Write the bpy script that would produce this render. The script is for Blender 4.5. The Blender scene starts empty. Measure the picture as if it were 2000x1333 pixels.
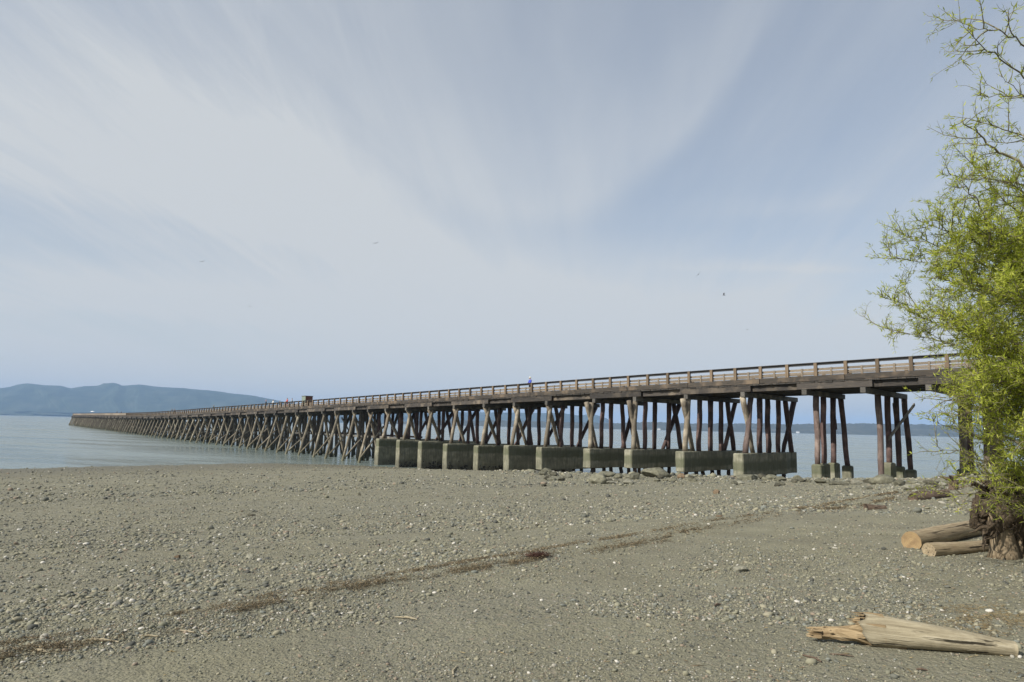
import bpy, math, random
import numpy as np
from mathutils import Matrix, Vector

random.seed(7)
RNG = np.random.default_rng(11)
SC = bpy.context.scene
COL = SC.collection
EYE = 6.45                      # camera height above the water (water is z = 0)

# ------------------------------------------------------------------ camera maths
FPX = 1333.3
PITCH = math.atan(166 / FPX)
ROLL = math.atan(0.0225)
_X = np.array([1, 0, 0.])
_F = np.array([0, math.cos(PITCH), math.sin(PITCH)])
_U = np.cross(_X, _F)
_R = math.cos(ROLL) * _X + math.sin(ROLL) * _U
_V = -math.sin(ROLL) * _X + math.cos(ROLL) * _U


def ray(px, py):
    """photo pixel -> world direction scaled so that the horizontal length is 1"""
    v = _F + _R * (px - 1000) / FPX - _V * (py - 666.5) / FPX
    return v / math.hypot(v[0], v[1])


def ray_y(px, py):
    v = _F + _R * (px - 1000) / FPX - _V * (py - 666.5) / FPX
    return v / v[1]


def at_depth(px, py, y):
    v = ray_y(px, py) * y
    return np.array([v[0], v[1], v[2] + EYE])


def proj(P):
    P = np.asarray(P, float) - np.array([0, 0, EYE])
    d = P @ _F
    return 1000 + FPX * (P @ _R) / d, 666.5 - FPX * (P @ _V) / d


# ------------------------------------------------------------------ noise in numpy
def _hash(i, j, k=0):
    h = (i.astype(np.int64) * 374761393 + j.astype(np.int64) * 668265263 + np.int64(k) * 2147483647) & 0xffffffff
    h = ((h ^ (h >> 13)) * 1274126177) & 0xffffffff
    return ((h ^ (h >> 16)) & 0xffff) / 65535.0


def vnoise(x, y, seed=0):
    x = np.asarray(x, float); y = np.asarray(y, float)
    i = np.floor(x); j = np.floor(y)
    u = x - i; v = y - j
    u = u * u * (3 - 2 * u); v = v * v * (3 - 2 * v)
    a = _hash(i, j, seed); b = _hash(i + 1, j, seed); c = _hash(i, j + 1, seed); d = _hash(i + 1, j + 1, seed)
    return (a * (1 - u) + b * u) * (1 - v) + (c * (1 - u) + d * u) * v


def fbm(x, y, seed=0, o=4):
    r = 0; a = .5; t = 0
    for k in range(o):
        r = r + a * vnoise(x * 2 ** k + 17.3 * k, y * 2 ** k - 9.1 * k, seed + k); t += a; a *= .5
    return r / t


def sstep(a, b, x):
    t = np.clip((x - a) / (b - a), 0, 1)
    return t * t * (3 - 2 * t)


# ------------------------------------------------------------------ beach height
_SL = [-200, -40, 0, 3, 7, 12, 25, 50, 75, 102, 130, 200, 400, 2000]
_ZL = [3.0, .3, -1.5, -1.66, -1.92, -2.6, -3.6, -4.9, -5.8, -6.46, -7.4, -9.5, -14, -16]
_SR = [-200, -40, 0, 3, 7, 12, 25, 29, 34, 43, 50, 58, 64, 70, 75, 80, 87, 94, 102, 130, 200, 400, 2000]
_ZR = [3.0, .3, -1.5, -1.66, -1.92, -2.6, -3.42, -3.75, -3.95, -4.22, -4.65, -4.95, -5.1, -5.35, -5.75, -6.0, -6.15, -6.34, -6.46, -7.4, -9.5, -14, -16]


def ground_z(x, y, detail=True):
    x = np.asarray(x, float); y = np.asarray(y, float)
    s = (y - x) / 2 ** .5; q = (x + y) / 2 ** .5
    bend = .06 * np.clip(q - 44, 0, None) ** 2
    se = s + np.minimum(bend, 400) + 1.2 * (fbm(q / 9, s / 30, 3) - .5)
    w = sstep(30, 55, q)
    z = np.interp(se, _SL, _ZL) * (1 - w) + np.interp(se, _SR, _ZR) * w
    if detail:
        r = np.hypot(x, y)
        z = z + (fbm(x / 2.2, y / 2.2, 5) - .5) * .09 * sstep(0, 30, r + 6) + (fbm(x / .45, y / .45, 8, 3) - .5) * .022
        # little step left by the last tide along the wrack line
        z = z + .03 * np.exp(-((s - 7.1 - .35 * (fbm(q / 3, q * 0, 21) - .5) * 2) / .35) ** 2) * sstep(45, 20, q)
    return z + EYE


def on_ground(px, py):
    v = ray(px, py)
    t = np.linspace(2, 160, 16000)
    d = (EYE + v[2] * t) - ground_z(v[0] * t, v[1] * t)
    i = int(np.argmax(d < 0)) if (d < 0).any() else len(t) - 1
    return np.array([v[0] * t[i], v[1] * t[i], EYE + v[2] * t[i]])


# ------------------------------------------------------------------ object helpers
def tag(o, label=None, cat=None, group=None, kind=None):
    if label: o['label'] = label
    if cat: o['category'] = cat
    if group: o['group'] = group
    if kind: o['kind'] = kind
    return o


def link(name, me, mat=None, parent=None, matrix=None):
    o = bpy.data.objects.new(name, me)
    COL.objects.link(o)
    if mat is not None and me is not None: me.materials.append(mat)
    if matrix is not None:            # a world matrix
        if parent is not None: matrix = world(parent).inverted() @ matrix
        o.matrix_basis = matrix
    if parent is not None: o.parent = parent
    return o


def world(o):
    return o.matrix_basis.copy() if o.parent is None else world(o.parent) @ o.matrix_basis


def empty(name, loc):
    o = bpy.data.objects.new(name, None)
    o.empty_display_size = .3
    COL.objects.link(o)
    o.location = loc
    return o


def mesh(name, v, f, smooth=False):
    me = bpy.data.meshes.new(name)
    me.from_pydata([tuple(p) for p in v], [], [tuple(p) for p in f])
    if smooth: me.polygons.foreach_set('use_smooth', [True] * len(me.polygons))
    me.update()
    return me


def big_mesh(name, v, f, smooth=False):
    """v (n,3) array, f (m,k) array of equal-sided faces"""
    v = np.asarray(v, np.float32); f = np.asarray(f, np.int32)
    me = bpy.data.meshes.new(name)
    me.vertices.add(len(v)); me.vertices.foreach_set('co', v.ravel())
    m, k = f.shape
    me.loops.add(m * k); me.loops.foreach_set('vertex_index', f.ravel())
    me.polygons.add(m); me.polygons.foreach_set('loop_start', np.arange(m, dtype=np.int32) * k)
    me.polygons.foreach_set('loop_total', np.full(m, k, np.int32))
    if smooth: me.polygons.foreach_set('use_smooth', np.ones(m, bool))
    me.update(calc_edges=True); me.validate()
    return me


class MB:
    def __init__(s): s.v = []; s.f = []
    def add(s, v, f):
        n = len(s.v); s.v += [tuple(p) for p in v]; s.f += [tuple(i + n for i in q) for q in f]
    def box(s, M, lx, ly, lz, bev=0.0):
        hx, hy, hz = lx / 2, ly / 2, lz / 2
        b = bev
        if b <= 0:
            v = [(x, y, z) for x in (-hx, hx) for y in (-hy, hy) for z in (-hz, hz)]
            f = [(0, 1, 3, 2), (4, 6, 7, 5), (0, 4, 5, 1), (2, 3, 7, 6), (0, 2, 6, 4), (1, 5, 7, 3)]
        else:   # long edges chamfered
            pr = [(-hy + b, -hz), (hy - b, -hz), (hy, -hz + b), (hy, hz - b), (hy - b, hz), (-hy + b, hz), (-hy, hz - b), (-hy, -hz + b)]
            v = [(-hx, y, z) for y, z in pr] + [(hx, y, z) for y, z in pr]
            f = [(i, (i + 1) % 8, 8 + (i + 1) % 8, 8 + i) for i in range(8)] + [tuple(range(7, -1, -1)), tuple(range(8, 16))]
        s.add([M @ Vector(p) for p in v], f)
    def tube(s, pts, rads, n=8, cap=True, wob=0.0, seed=0):
        pts = [Vector(p) for p in pts]
        rnd = random.Random(seed)
        k = len(pts); rings = []
        prev = None
        for i, p in enumerate(pts):
            t = (pts[min(i + 1, k - 1)] - pts[max(i - 1, 0)])
            if t.length < 1e-9: t = Vector((0, 0, 1))
            t.normalize()
            if prev is None:
                a = Vector((1, 0, 0)) if abs(t.x) < .8 else Vector((0, 1, 0))
                prev = (a - t * a.dot(t)).normalized()
            else:
                prev = (prev - t * prev.dot(t)).normalized()
            b = t.cross(prev)
            r = rads[i] if hasattr(rads, '__len__') else rads
            rings.append([p + (prev * math.cos(2 * math.pi * j / n) + b * math.sin(2 * math.pi * j / n)) * r * (1 + wob * (rnd.random() - .5)) for j in range(n)])
        v = [q for r in rings for q in r]
        f = [(i * n + j, i * n + (j + 1) % n, (i + 1) * n + (j + 1) % n, (i + 1) * n + j) for i in range(k - 1) for j in range(n)]
        if cap: f += [tuple(range(n - 1, -1, -1)), tuple((k - 1) * n + j for j in range(n))]
        s.add(v, f)
    def build(s, name, mat=None, parent=None, matrix=None, smooth=False):
        return link(name, mesh(name, s.v, s.f, smooth), mat, parent, matrix)


# ------------------------------------------------------------------ materials
class NT:
    def __init__(s, mat):
        s.m = mat; s.t = mat.node_tree; s.n = s.t.nodes; s.l = s.t.links
    def node(s, typ, **kw):
        n = s.n.new(typ)
        for k, v in kw.items():
            if k.startswith('i_'):
                key = k[2:]
                key = int(key) if key.isdigit() else key.replace('_', ' ')
                n.inputs[key].default_value = v
            else: setattr(n, k, v)
        return n
    def link(s, a, b): s.l.new(a, b)
    def math(s, op, a, b=None, c=None, clamp=False):
        n = s.n.new('ShaderNodeMath'); n.operation = op; n.use_clamp = clamp
        for i, x in enumerate((a, b, c)):
            if x is None: continue
            if isinstance(x, (int, float)): n.inputs[i].default_value = x
            else: s.l.new(x, n.inputs[i])
        return n.outputs[0]
    def mix(s, fac, a, b, blend='MIX'):
        n = s.n.new('ShaderNodeMix'); n.data_type = 'RGBA'; n.blend_type = blend
        for idx, x in ((0, fac), (6, a), (7, b)):
            if isinstance(x, (int, float)): n.inputs[idx].default_value = x
            elif isinstance(x, tuple): n.inputs[idx].default_value = x if len(x) == 4 else (*x, 1)
            else: s.l.new(x, n.inputs[idx])
        return n.outputs[2]
    def noise(s, vec, scale, detail=4, rough=.55, out=0, dist=0.0):
        n = s.n.new('ShaderNodeTexNoise'); n.inputs['Scale'].default_value = scale
        n.inputs['Detail'].default_value = detail; n.inputs['Roughness'].default_value = rough
        n.inputs['Distortion'].default_value = dist
        if vec is not None: s.l.new(vec, n.inputs['Vector'])
        return n.outputs[out]
    def voro(s, vec, scale, out='Distance', feature='F1', rnd=1.0):
        n = s.n.new('ShaderNodeTexVoronoi'); n.feature = feature; n.inputs['Scale'].default_value = scale
        n.inputs['Randomness'].default_value = rnd
        if vec is not None: s.l.new(vec, n.inputs['Vector'])
        return n.outputs[out]
    def ramp(s, fac, stops, interp='LINEAR'):
        n = s.n.new('ShaderNodeValToRGB'); r = n.color_ramp; r.interpolation = interp
        while len(r.elements) < len(stops): r.elements.new(.5)
        for e, (p, c) in zip(r.elements, stops):
            e.position = p; e.color = c if len(c) == 4 else (*c, 1)
        s.l.new(fac, n.inputs[0])
        return n.outputs[0]
    def mapr(s, x, a, b, c=0., d=1.):
        n = s.n.new('ShaderNodeMapRange'); n.clamp = True
        s.l.new(x, n.inputs[0])
        for i, q in enumerate((a, b, c, d)): n.inputs[i + 1].default_value = q
        return n.outputs[0]
    def mapping(s, vec, scale=(1, 1, 1), rot=(0, 0, 0), loc=(0, 0, 0)):
        n = s.n.new('ShaderNodeMapping')
        n.inputs['Scale'].default_value = scale; n.inputs['Rotation'].default_value = rot; n.inputs['Location'].default_value = loc
        s.l.new(vec, n.inputs['Vector'])
        return n.outputs[0]
    def bump(s, h, strength=.5, dist=.02, normal=None):
        n = s.n.new('ShaderNodeBump'); n.inputs['Strength'].default_value = strength; n.inputs['Distance'].default_value = dist
        s.l.new(h, n.inputs['Height'])
        if normal is not None: s.l.new(normal, n.inputs['Normal'])
        return n.outputs[0]


def new_mat(name):
    m = bpy.data.materials.new(name); m.use_nodes = True
    t = NT(m); b = t.n['Principled BSDF']
    return m, t, b


def tc(t, which='Object'):
    return t.node('ShaderNodeTexCoord').outputs[which]


def geo(t, which='Position'):
    return t.node('ShaderNodeNewGeometry').outputs[which]


def wood_mat(name, dark, mid, light, axis='X', stain=None, rough=.85, vary=.5, island=False, speck=True):
    m, t, b = new_mat(name)
    co = tc(t)
    rnd = geo(t, 'Random Per Island') if island else t.node('ShaderNodeObjectInfo').outputs['Random']
    off = t.node('ShaderNodeCombineXYZ')
    for i in range(3): t.link(t.math('MULTIPLY', rnd, 37.0 + 11 * i), off.inputs[i])
    add = t.node('ShaderNodeVectorMath', operation='ADD'); t.link(co, add.inputs[0]); t.link(off.outputs[0], add.inputs[1])
    sc = {'X': (.5, 9, 9), 'Z': (9, 9, .5)}[axis]
    g = t.noise(t.mapping(add.outputs[0], sc), 2.2, 6, .65)
    big = t.noise(add.outputs[0], .7, 4, .6)
    c = t.ramp(g, [(.3, dark), (.52, mid), (.74, light)])
    c = t.mix(t.mapr(big, .5, .68), c, tuple(x * 1.25 for x in light), 'MIX') if speck else c
    hs = t.node('ShaderNodeHueSaturation'); t.link(c, hs.inputs['Color'])
    t.link(t.mapr(rnd, 0, 1, 1 - vary * .5, 1 + vary * .5), hs.inputs['Value'])
    c = hs.outputs[0]
    if stain:        # (colour, z0, z1): the lower reach that the tide wets
        z = t.node('ShaderNodeSeparateXYZ'); t.link(geo(t), z.inputs[0])
        zz = t.math('ADD', z.outputs[2], t.math('MULTIPLY', t.noise(geo(t), .9, 4), 1.6))
        f = t.mapr(zz, stain[1], stain[2], 1, 0)
        c = t.mix(t.math('MULTIPLY', f, .85), c, stain[0])
    t.link(c, b.inputs['Base Color']); b.inputs['Roughness'].default_value = rough
    t.link(t.bump(g, .55, .03), b.inputs['Normal'])
    return m


M = {}
M['post'] = wood_mat('post_wood', (.075, .052, .032), (.15, .108, .068), (.23, .175, .115), 'Z', vary=.7, speck=False)
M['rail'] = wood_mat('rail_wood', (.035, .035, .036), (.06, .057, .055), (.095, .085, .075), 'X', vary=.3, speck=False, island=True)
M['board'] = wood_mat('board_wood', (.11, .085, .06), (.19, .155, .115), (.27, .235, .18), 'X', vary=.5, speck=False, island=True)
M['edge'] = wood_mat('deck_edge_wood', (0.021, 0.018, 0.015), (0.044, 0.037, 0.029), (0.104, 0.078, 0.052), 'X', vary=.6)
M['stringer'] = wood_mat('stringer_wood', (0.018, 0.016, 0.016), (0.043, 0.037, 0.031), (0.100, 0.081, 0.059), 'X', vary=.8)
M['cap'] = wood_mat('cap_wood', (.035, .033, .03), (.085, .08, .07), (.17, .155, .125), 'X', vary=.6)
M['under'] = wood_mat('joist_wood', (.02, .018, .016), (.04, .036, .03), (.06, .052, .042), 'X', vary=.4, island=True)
_st = ((.045, .05, .028), 1.2, 3.6)
M['pile'] = wood_mat('pile_wood', (.034, .022, .020), (.078, .049, .043), (.155, .10, .084), 'Z', stain=_st, vary=.6)
M['batter'] = wood_mat('sunlit_pile_wood', (.075, .062, .045), (.155, .128, .092), (.27, .235, .175), 'Z', stain=((.10, .10, .05), .6, 3.0), vary=.5)  # paler wood: sunlight on the outer slanting piles is painted into the colour
M['pile_red'] = wood_mat('reddish_pile_wood', (0.052, 0.035, 0.031), (0.119, 0.084, 0.071), (0.193, 0.148, 0.125), 'Z', stain=_st, vary=.3)
M['pile_far'] = wood_mat('far_pile_wood', (.04, .034, .028), (.085, .072, .056), (.15, .125, .095), 'Z', stain=_st, vary=.6, island=True)
M['batter_far'] = wood_mat('far_sunlit_pile_wood', (.085, .07, .05), (.175, .148, .105), (.27, .24, .175), 'Z', stain=((.12, .115, .06), .6, 2.6), vary=.5, island=True)  # distant slanting piles, their sunlit look also put into the colour


def concrete_mat():
    m, t, b = new_mat('stained_concrete')
    pos = geo(t); z = t.node('ShaderNodeSeparateXYZ'); t.link(pos, z.inputs[0])
    rnd = t.node('ShaderNodeObjectInfo').outputs['Random']
    n1 = t.noise(pos, 1.3, 5, .6); st = t.noise(t.mapping(pos, (3.5, 3.5, .35)), 1.6, 5, .65)
    fine = t.noise(pos, 14, 5, .6)
    c = t.ramp(n1, [(.3, (.13, .127, .085)), (.48, (.235, .225, .155)), (.7, (.37, .355, .265))])
    c = t.mix(t.mapr(st, .40, .62, 0, .7), c, (.10, .10, .068))
    # algae belt a little under the top, clean below, dark foot
    zz = t.math('ADD', z.outputs[2], t.math('MULTIPLY', t.noise(pos, .8, 3), .5))
    belt = t.math('MULTIPLY', t.mapr(zz, 3.05, 3.25), t.mapr(zz, 3.85, 4.15, 1, 0))
    c = t.mix(t.math('MULTIPLY', t.math('MULTIPLY', belt, t.mapr(n1, .35, .56, .45, 1)), .85), c, (.068, .078, .036))
    foot = t.mapr(zz, 1.0, 1.9, 1, 0)
    c = t.mix(t.math('MULTIPLY', foot, .65), c, (.07, .065, .045))
    # pale lime runs from the top edge
    run = t.noise(t.mapping(pos, (5, 5, .25)), 1.2, 3, .6)
    c = t.mix(t.math('MULTIPLY', t.mapr(run, .6, .68), t.mapr(zz, 3.8, 4.4, 0, .5)), c, (.36, .36, .31))
    c = t.mix(t.mapr(fine, .35, .7, .0, .35), c, (.16, .155, .12))
    t.link(c, b.inputs['Base Color']); b.inputs['Roughness'].default_value = .93
    t.link(t.bump(fine, .5, .05), b.inputs['Normal'])
    return m


M['concrete'] = concrete_mat()


def simple_mat(name, stops, scale=6, rough=.9, bump=.4, bd=.02, coord='Object', stretch=(1, 1, 1), spec=.3):
    m, t, b = new_mat(name)
    co = t.mapping(tc(t, coord), stretch)
    n = t.noise(co, scale, 6, .62)
    c = t.ramp(n, stops)
    t.link(c, b.inputs['Base Color']); b.inputs['Roughness'].default_value = rough
    b.inputs['Specular IOR Level'].default_value = spec
    if bump: t.link(t.bump(t.noise(co, scale * 3, 5, .6), bump, bd), b.inputs['Normal'])
    return m


M['mussel'] = simple_mat('mussel_shell', [(.3, (.012, .011, .01)), (.55, (.04, .037, .03)), (.75, (.12, .11, .09))], 14, .7)
M['rust'] = simple_mat('rust_brown_paint', [(.3, (.10, .045, .03)), (.7, (.16, .075, .05))], 5)
M['greenpaint'] = simple_mat('grey_green_paint', [(.3, (.15, .19, .15)), (.7, (.23, .27, .22))], 5)


def rock_mat(name, a, b_, c_, scale=3.0):
    m, t, b = new_mat(name)
    co = tc(t); n = t.noise(co, scale, 8, .62); n2 = t.noise(co, scale * 5, 6, .6)
    c = t.ramp(n, [(.3, a), (.5, b_), (.72, c_)])
    c = t.mix(t.mapr(n2, .4, .7, 0, .45), c, tuple(x * .5 for x in b_))
    rnd = t.node('ShaderNodeObjectInfo').outputs['Random']
    hs = t.node('ShaderNodeHueSaturation'); t.link(c, hs.inputs['Color']); t.link(t.mapr(rnd, 0, 1, .75, 1.2), hs.inputs['Value'])
    t.link(hs.outputs[0], b.inputs['Base Color']); b.inputs['Roughness'].default_value = .92
    b.inputs['Specular IOR Level'].default_value = .25
    t.link(t.bump(t.math('ADD', n, t.math('MULTIPLY', n2, .4)), .8, .12), b.inputs['Normal'])
    return m


M['rock'] = rock_mat('rubble_rock', (0.083, 0.080, 0.055), (0.143, 0.138, 0.097), (0.216, 0.207, 0.152))
M['rock_dark'] = rock_mat('mossy_rock', (0.046, 0.046, 0.032), (0.083, 0.078, 0.055), (0.138, 0.129, 0.092))
M['rock_brown'] = rock_mat('brown_rock', (0.120, 0.083, 0.051), (0.184, 0.133, 0.083), (0.248, 0.193, 0.129))
M['rock_pale'] = rock_mat('pale_rock', (0.175, 0.170, 0.129), (0.248, 0.239, 0.184), (0.322, 0.313, 0.248))


def beach_mat():
    m, t, b = new_mat('gravel_sand')
    pos = geo(t)
    sp = t.node('ShaderNodeSeparateXYZ'); t.link(pos, sp.inputs[0])
    big = t.noise(pos, .22, 5, .55); mid = t.noise(pos, 1.1, 5, .6); fine = t.noise(pos, 26, 6, .7); grit = t.noise(pos, 110, 3, .7)
    c = t.ramp(mid, [(.3, (0.178, 0.166, 0.110)), (.5, (0.219, 0.206, 0.136)), (.7, (0.265, 0.252, 0.171))])
    c = t.mix(t.mapr(big, .45, .62, 0, .55), c, (0.198, 0.192, 0.141))
    bandn = t.noise(t.mapping(t.mapping(pos, (1, 1, 1), (0, 0, math.radians(45))), (0.067, 0.537, 0.199)), 1.0, 4, .6)
    c = t.mix(t.mapr(bandn, .42, .62, 0, .22), c, (0.160, 0.151, 0.107))
    c = t.mix(t.mapr(bandn, .30, .42, .3, 0), c, (0.289, 0.278, 0.199))
    # pebbles of three sizes, only their own colour and bump
    for sc, amt in ((42, .55), (18, .5), (95, .45)):
        vd = t.voro(pos, sc, 'Distance'); vc = t.voro(pos, sc, 'Color')
        s2 = t.node('ShaderNodeSeparateColor'); t.link(vc, s2.inputs[0])
        pc = t.ramp(s2.outputs[0], [(0, (0.048, 0.050, 0.045)), (.25, (0.115, 0.119, 0.100)), (.5, (0.183, 0.180, 0.144)), (.72, (0.250, 0.234, 0.183)), (.9, (0.289, 0.213, 0.150)), (1., (0.465, 0.448, 0.407))])
        on = t.math('MULTIPLY', t.mapr(vd, .38, .5, 1, 0), t.math('GREATER_THAN', s2.outputs[1], .35))
        on = t.math('MULTIPLY', on, t.mapr(t.noise(pos, .6 if sc > 20 else .35, 4, .6), .42, .58, .15, 1))
        c = t.mix(t.math('MULTIPLY', on, amt), c, pc)
    sh = t.math('MULTIPLY', t.math('SUBTRACT', sp.outputs[1], sp.outputs[0]), .7071)
    low = t.mapr(sh, 8, 22)
    for sc, amt in ((9, .6), (4.2, .35)):
        vd = t.voro(pos, sc, 'Distance'); s2 = t.node('ShaderNodeSeparateColor'); t.link(t.voro(pos, sc, 'Color'), s2.inputs[0])
        pc = t.ramp(s2.outputs[0], [(0, (0.063, 0.063, 0.050)), (.3, (0.125, 0.127, 0.100)), (.6, (0.211, 0.209, 0.165)), (.85, (0.280, 0.268, 0.209)), (1., (0.405, 0.390, 0.339))])
        on = t.math('MULTIPLY', t.mapr(vd, .34, .5, 1, 0), t.math('GREATER_THAN', s2.outputs[1], .3))
        c = t.mix(t.math('MULTIPLY', t.math('MULTIPLY', on, low), amt), c, pc)
    c = t.mix(t.mapr(grit, .3, .75, .0, .5), c, t.mix(.5, c, (0.086, 0.086, 0.070)))
    # the reach that the last wave wetted
    wet = t.mapr(t.math('ADD', sp.outputs[2], t.math('MULTIPLY', mid, .6)), .5, .95, 1, 0)
    c = t.mix(t.math('MULTIPLY', wet, .55), c, (0.083, 0.073, 0.047))
    t.link(c, b.inputs['Base Color'])
    t.link(t.mapr(wet, 0, 1, .95, .55), b.inputs['Roughness'])
    b.inputs['Specular IOR Level'].default_value = .2
    h = t.math('ADD', t.math('MULTIPLY', t.voro(pos, 42, 'Distance'), -.5), t.math('MULTIPLY', fine, .9))
    h = t.math('ADD', h, t.math('MULTIPLY', t.voro(pos, 16, 'Distance'), -.6))
    h = t.math('ADD', h, t.math('MULTIPLY', t.math('MULTIPLY', t.voro(pos, 8, 'Distance'), low), -2.0))
    t.link(t.bump(h, 1.0, .025), b.inputs['Normal'])
    return m


M['beach'] = beach_mat()


def pebble_mat():
    m, t, b = new_mat('pebbles')
    r = geo(t, 'Random Per Island')
    c = t.ramp(r, [(0, (0.078, 0.079, 0.067)), (.09, (0.125, 0.127, 0.103)), (.3, (0.183, 0.178, 0.126)), (.5, (0.232, 0.221, 0.154)), (.68, (0.271, 0.251, 0.176)),
                   (.80, (0.179, 0.187, 0.159)), (.88, (0.237, 0.190, 0.139)), (.93, (0.319, 0.302, 0.249)), (.97, (0.502, 0.477, 0.417))], 'CONSTANT')
    n = t.noise(geo(t), 60, 4, .6)
    c = t.mix(t.mapr(n, .35, .7, 0, .3), c, t.mix(.5, c, (0.078, 0.079, 0.065)))
    t.link(c, b.inputs['Base Color']); b.inputs['Roughness'].default_value = .85
    b.inputs['Specular IOR Level'].default_value = .25
    return m


M['pebble'] = pebble_mat()


def water_mat():
    m, t, b = new_mat('sea_water')
    pos = geo(t)
    b.inputs['Base Color'].default_value = (.15, .185, .17, 1)
    b.inputs['Roughness'].default_value = .10
    b.inputs['IOR'].default_value = 1.333
    w1 = t.noise(t.mapping(pos, (.5, 1.0, 1), (0, 0, .5)), .55, 3, .55)
    w2 = t.noise(t.mapping(pos, (.6, 1.0, 1), (0, 0, .9)), 2.6, 4, .6)
    w3 = t.noise(t.mapping(pos, (.5, 1.0, 1), (0, 0, .6)), .09, 3, .5)
    h = t.math('ADD', t.math('MULTIPLY', w1, .5), t.math('MULTIPLY', w2, .12))
    h = t.math('ADD', h, t.math('MULTIPLY', w3, 1.0))
    paw = t.noise(t.mapping(t.mapping(pos, (1, 1, 1), (0, 0, .35)), (.012, .06, 1)), 1.0, 5, .6)
    t.link(t.mapr(paw, .38, .62, .05, .26), b.inputs['Roughness'])
    t.link(t.bump(h, 1.0, 1.1), b.inputs['Normal'])
    return m


M['water'] = water_mat()
M['hill'] = simple_mat('forest_hill', [(.3, (.012, .022, .012)), (.5, (.035, .05, .028)), (.7, (.065, .075, .048))], .005, .95, .0)
M['shore'] = simple_mat('far_wood', [(.3, (.03, .036, .026)), (.55, (.055, .06, .045)), (.75, (.12, .115, .09))], .012, .95, .0)


def driftwood_mat(name, a, b_, c_, axis='X'):
    m, t, b = new_mat(name)
    co = tc(t)
    sc = (1.0, 16, 16) if axis == 'X' else (16, 16, 1.0)
    g = t.noise(t.mapping(co, sc), 2.0, 7, .68, dist=.4); n = t.noise(co, 5, 6, .6)
    c = t.ramp(g, [(.3, a), (.5, b_), (.7, c_)])
    c = t.mix(t.mapr(n, .5, .72, 0, .55), c, a)
    crack = t.noise(t.mapping(co, (.7, 22, 22) if axis == 'X' else (22, 22, .7)), 1.6, 3, .5)
    c = t.mix(t.mapr(crack, .62, .67), c, tuple(x * .25 for x in a))
    t.link(c, b.inputs['Base Color']); b.inputs['Roughness'].default_value = .85
    b.inputs['Specular IOR Level'].default_value = .25
    t.link(t.bump(t.math('ADD', g, t.math('MULTIPLY', t.mapr(crack, .6, .7), -1.2)), .7, .02), b.inputs['Normal'])
    return m


M['drift'] = driftwood_mat('bleached_driftwood', (.17, .142, .09), (.31, .268, .18), (.45, .40, .29))
M['drift_broken'] = driftwood_mat('fresh_broken_wood', (.15, .105, .055), (.29, .215, .12), (.42, .33, .205))
M['log'] = driftwood_mat('barkless_log_wood', (.19, .142, .085), (.30, .24, .15), (.40, .33, .225))
M['stump'] = driftwood_mat('stump_wood', (.10, .075, .045), (.21, .16, .10), (.33, .27, .18), 'Z')
M['root'] = driftwood_mat('root_wood', (0.038, 0.027, 0.017), (0.075, 0.056, 0.036), (0.128, 0.098, 0.064), 'Z')
M['drift_dark'] = driftwood_mat('damp_driftwood', (.06, .042, .028), (.12, .085, .06), (.19, .145, .105))


def cut_mat():
    m, t, b = new_mat('sawn_log_end')
    co = tc(t); sp = t.node('ShaderNodeSeparateXYZ'); t.link(co, sp.inputs[0])
    r = t.math('SQRT', t.math('ADD', t.math('POWER', sp.outputs[1], 2), t.math('POWER', sp.outputs[2], 2)))
    r = t.math('ADD', r, t.math('MULTIPLY', t.noise(co, 6, 3), .03))
    ring = t.math('SINE', t.math('MULTIPLY', r, 260))
    c = t.mix(t.mapr(ring, -1, 1), (.27, .185, .085), (.31, .22, .11))
    c = t.mix(t.mapr(t.noise(co, 9, 5), .4, .65, 0, .75), c, (.19, .125, .065))
    t.link(c, b.inputs['Base Color']); b.inputs['Roughness'].default_value = .85
    return m


M['cut'] = cut_mat()


def leaf_mat():
    m, t, b = new_mat('willow_leaf')
    r = geo(t, 'Random Per Island')
    c = t.ramp(r, [(0, (.21, .26, .03)), (.35, (.31, .36, .04)), (.7, (.40, .44, .06)), (1, (.52, .53, .13))])
    t.link(c, b.inputs['Base Color']); b.inputs['Roughness'].default_value = .55
    b.inputs['Specular IOR Level'].default_value = .3
    tr = t.node('ShaderNodeBsdfTranslucent')
    t.link(t.mix(1.0, c, (1.25, 1.25, .6), 'MULTIPLY'), tr.inputs[0])
    mx = t.node('ShaderNodeMixShader'); mx.inputs[0].default_value = .45
    t.link(b.outputs[0], mx.inputs[1]); t.link(tr.outputs[0], mx.inputs[2])
    t.link(mx.outputs[0], t.n['Material Output'].inputs[0])
    return m


M['leaf'] = leaf_mat()
M['bark'] = simple_mat('willow_bark', [(.3, (.11, .095, .055)), (.6, (.20, .18, .11)), (.8, (.28, .26, .17))], 20, .9)


def litter_mat(name, stops):
    m, t, b = new_mat(name)
    t.link(t.ramp(geo(t, 'Random Per Island'), stops, 'CONSTANT'), b.inputs['Base Color']); b.inputs['Roughness'].default_value = .9
    b.inputs['Specular IOR Level'].default_value = .2
    return m


M['wrack'] = litter_mat('dry_seaweed', [(0, (0.072, 0.058, 0.036)), (.3, (0.114, 0.090, 0.054)), (.6, (0.168, 0.130, 0.078)), (.8, (0.240, 0.186, 0.108)), (.92, (0.396, 0.312, 0.192))])
M['wrack_red'] = litter_mat('red_seaweed', [(0, (.05, .025, .018)), (.4, (.09, .045, .033)), (.8, (.13, .07, .05))])
M['straw'] = litter_mat('dry_straw', [(0, (.16, .12, .06)), (.3, (.24, .18, .09)), (.6, (.32, .25, .13)), (.85, (.12, .085, .045))])


def flat(name, c, rough=.85):
    return simple_mat(name, [(.3, tuple(x * .85 for x in c)), (.7, tuple(min(1, x * 1.12) for x in c))], 9, rough, 0)


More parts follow.
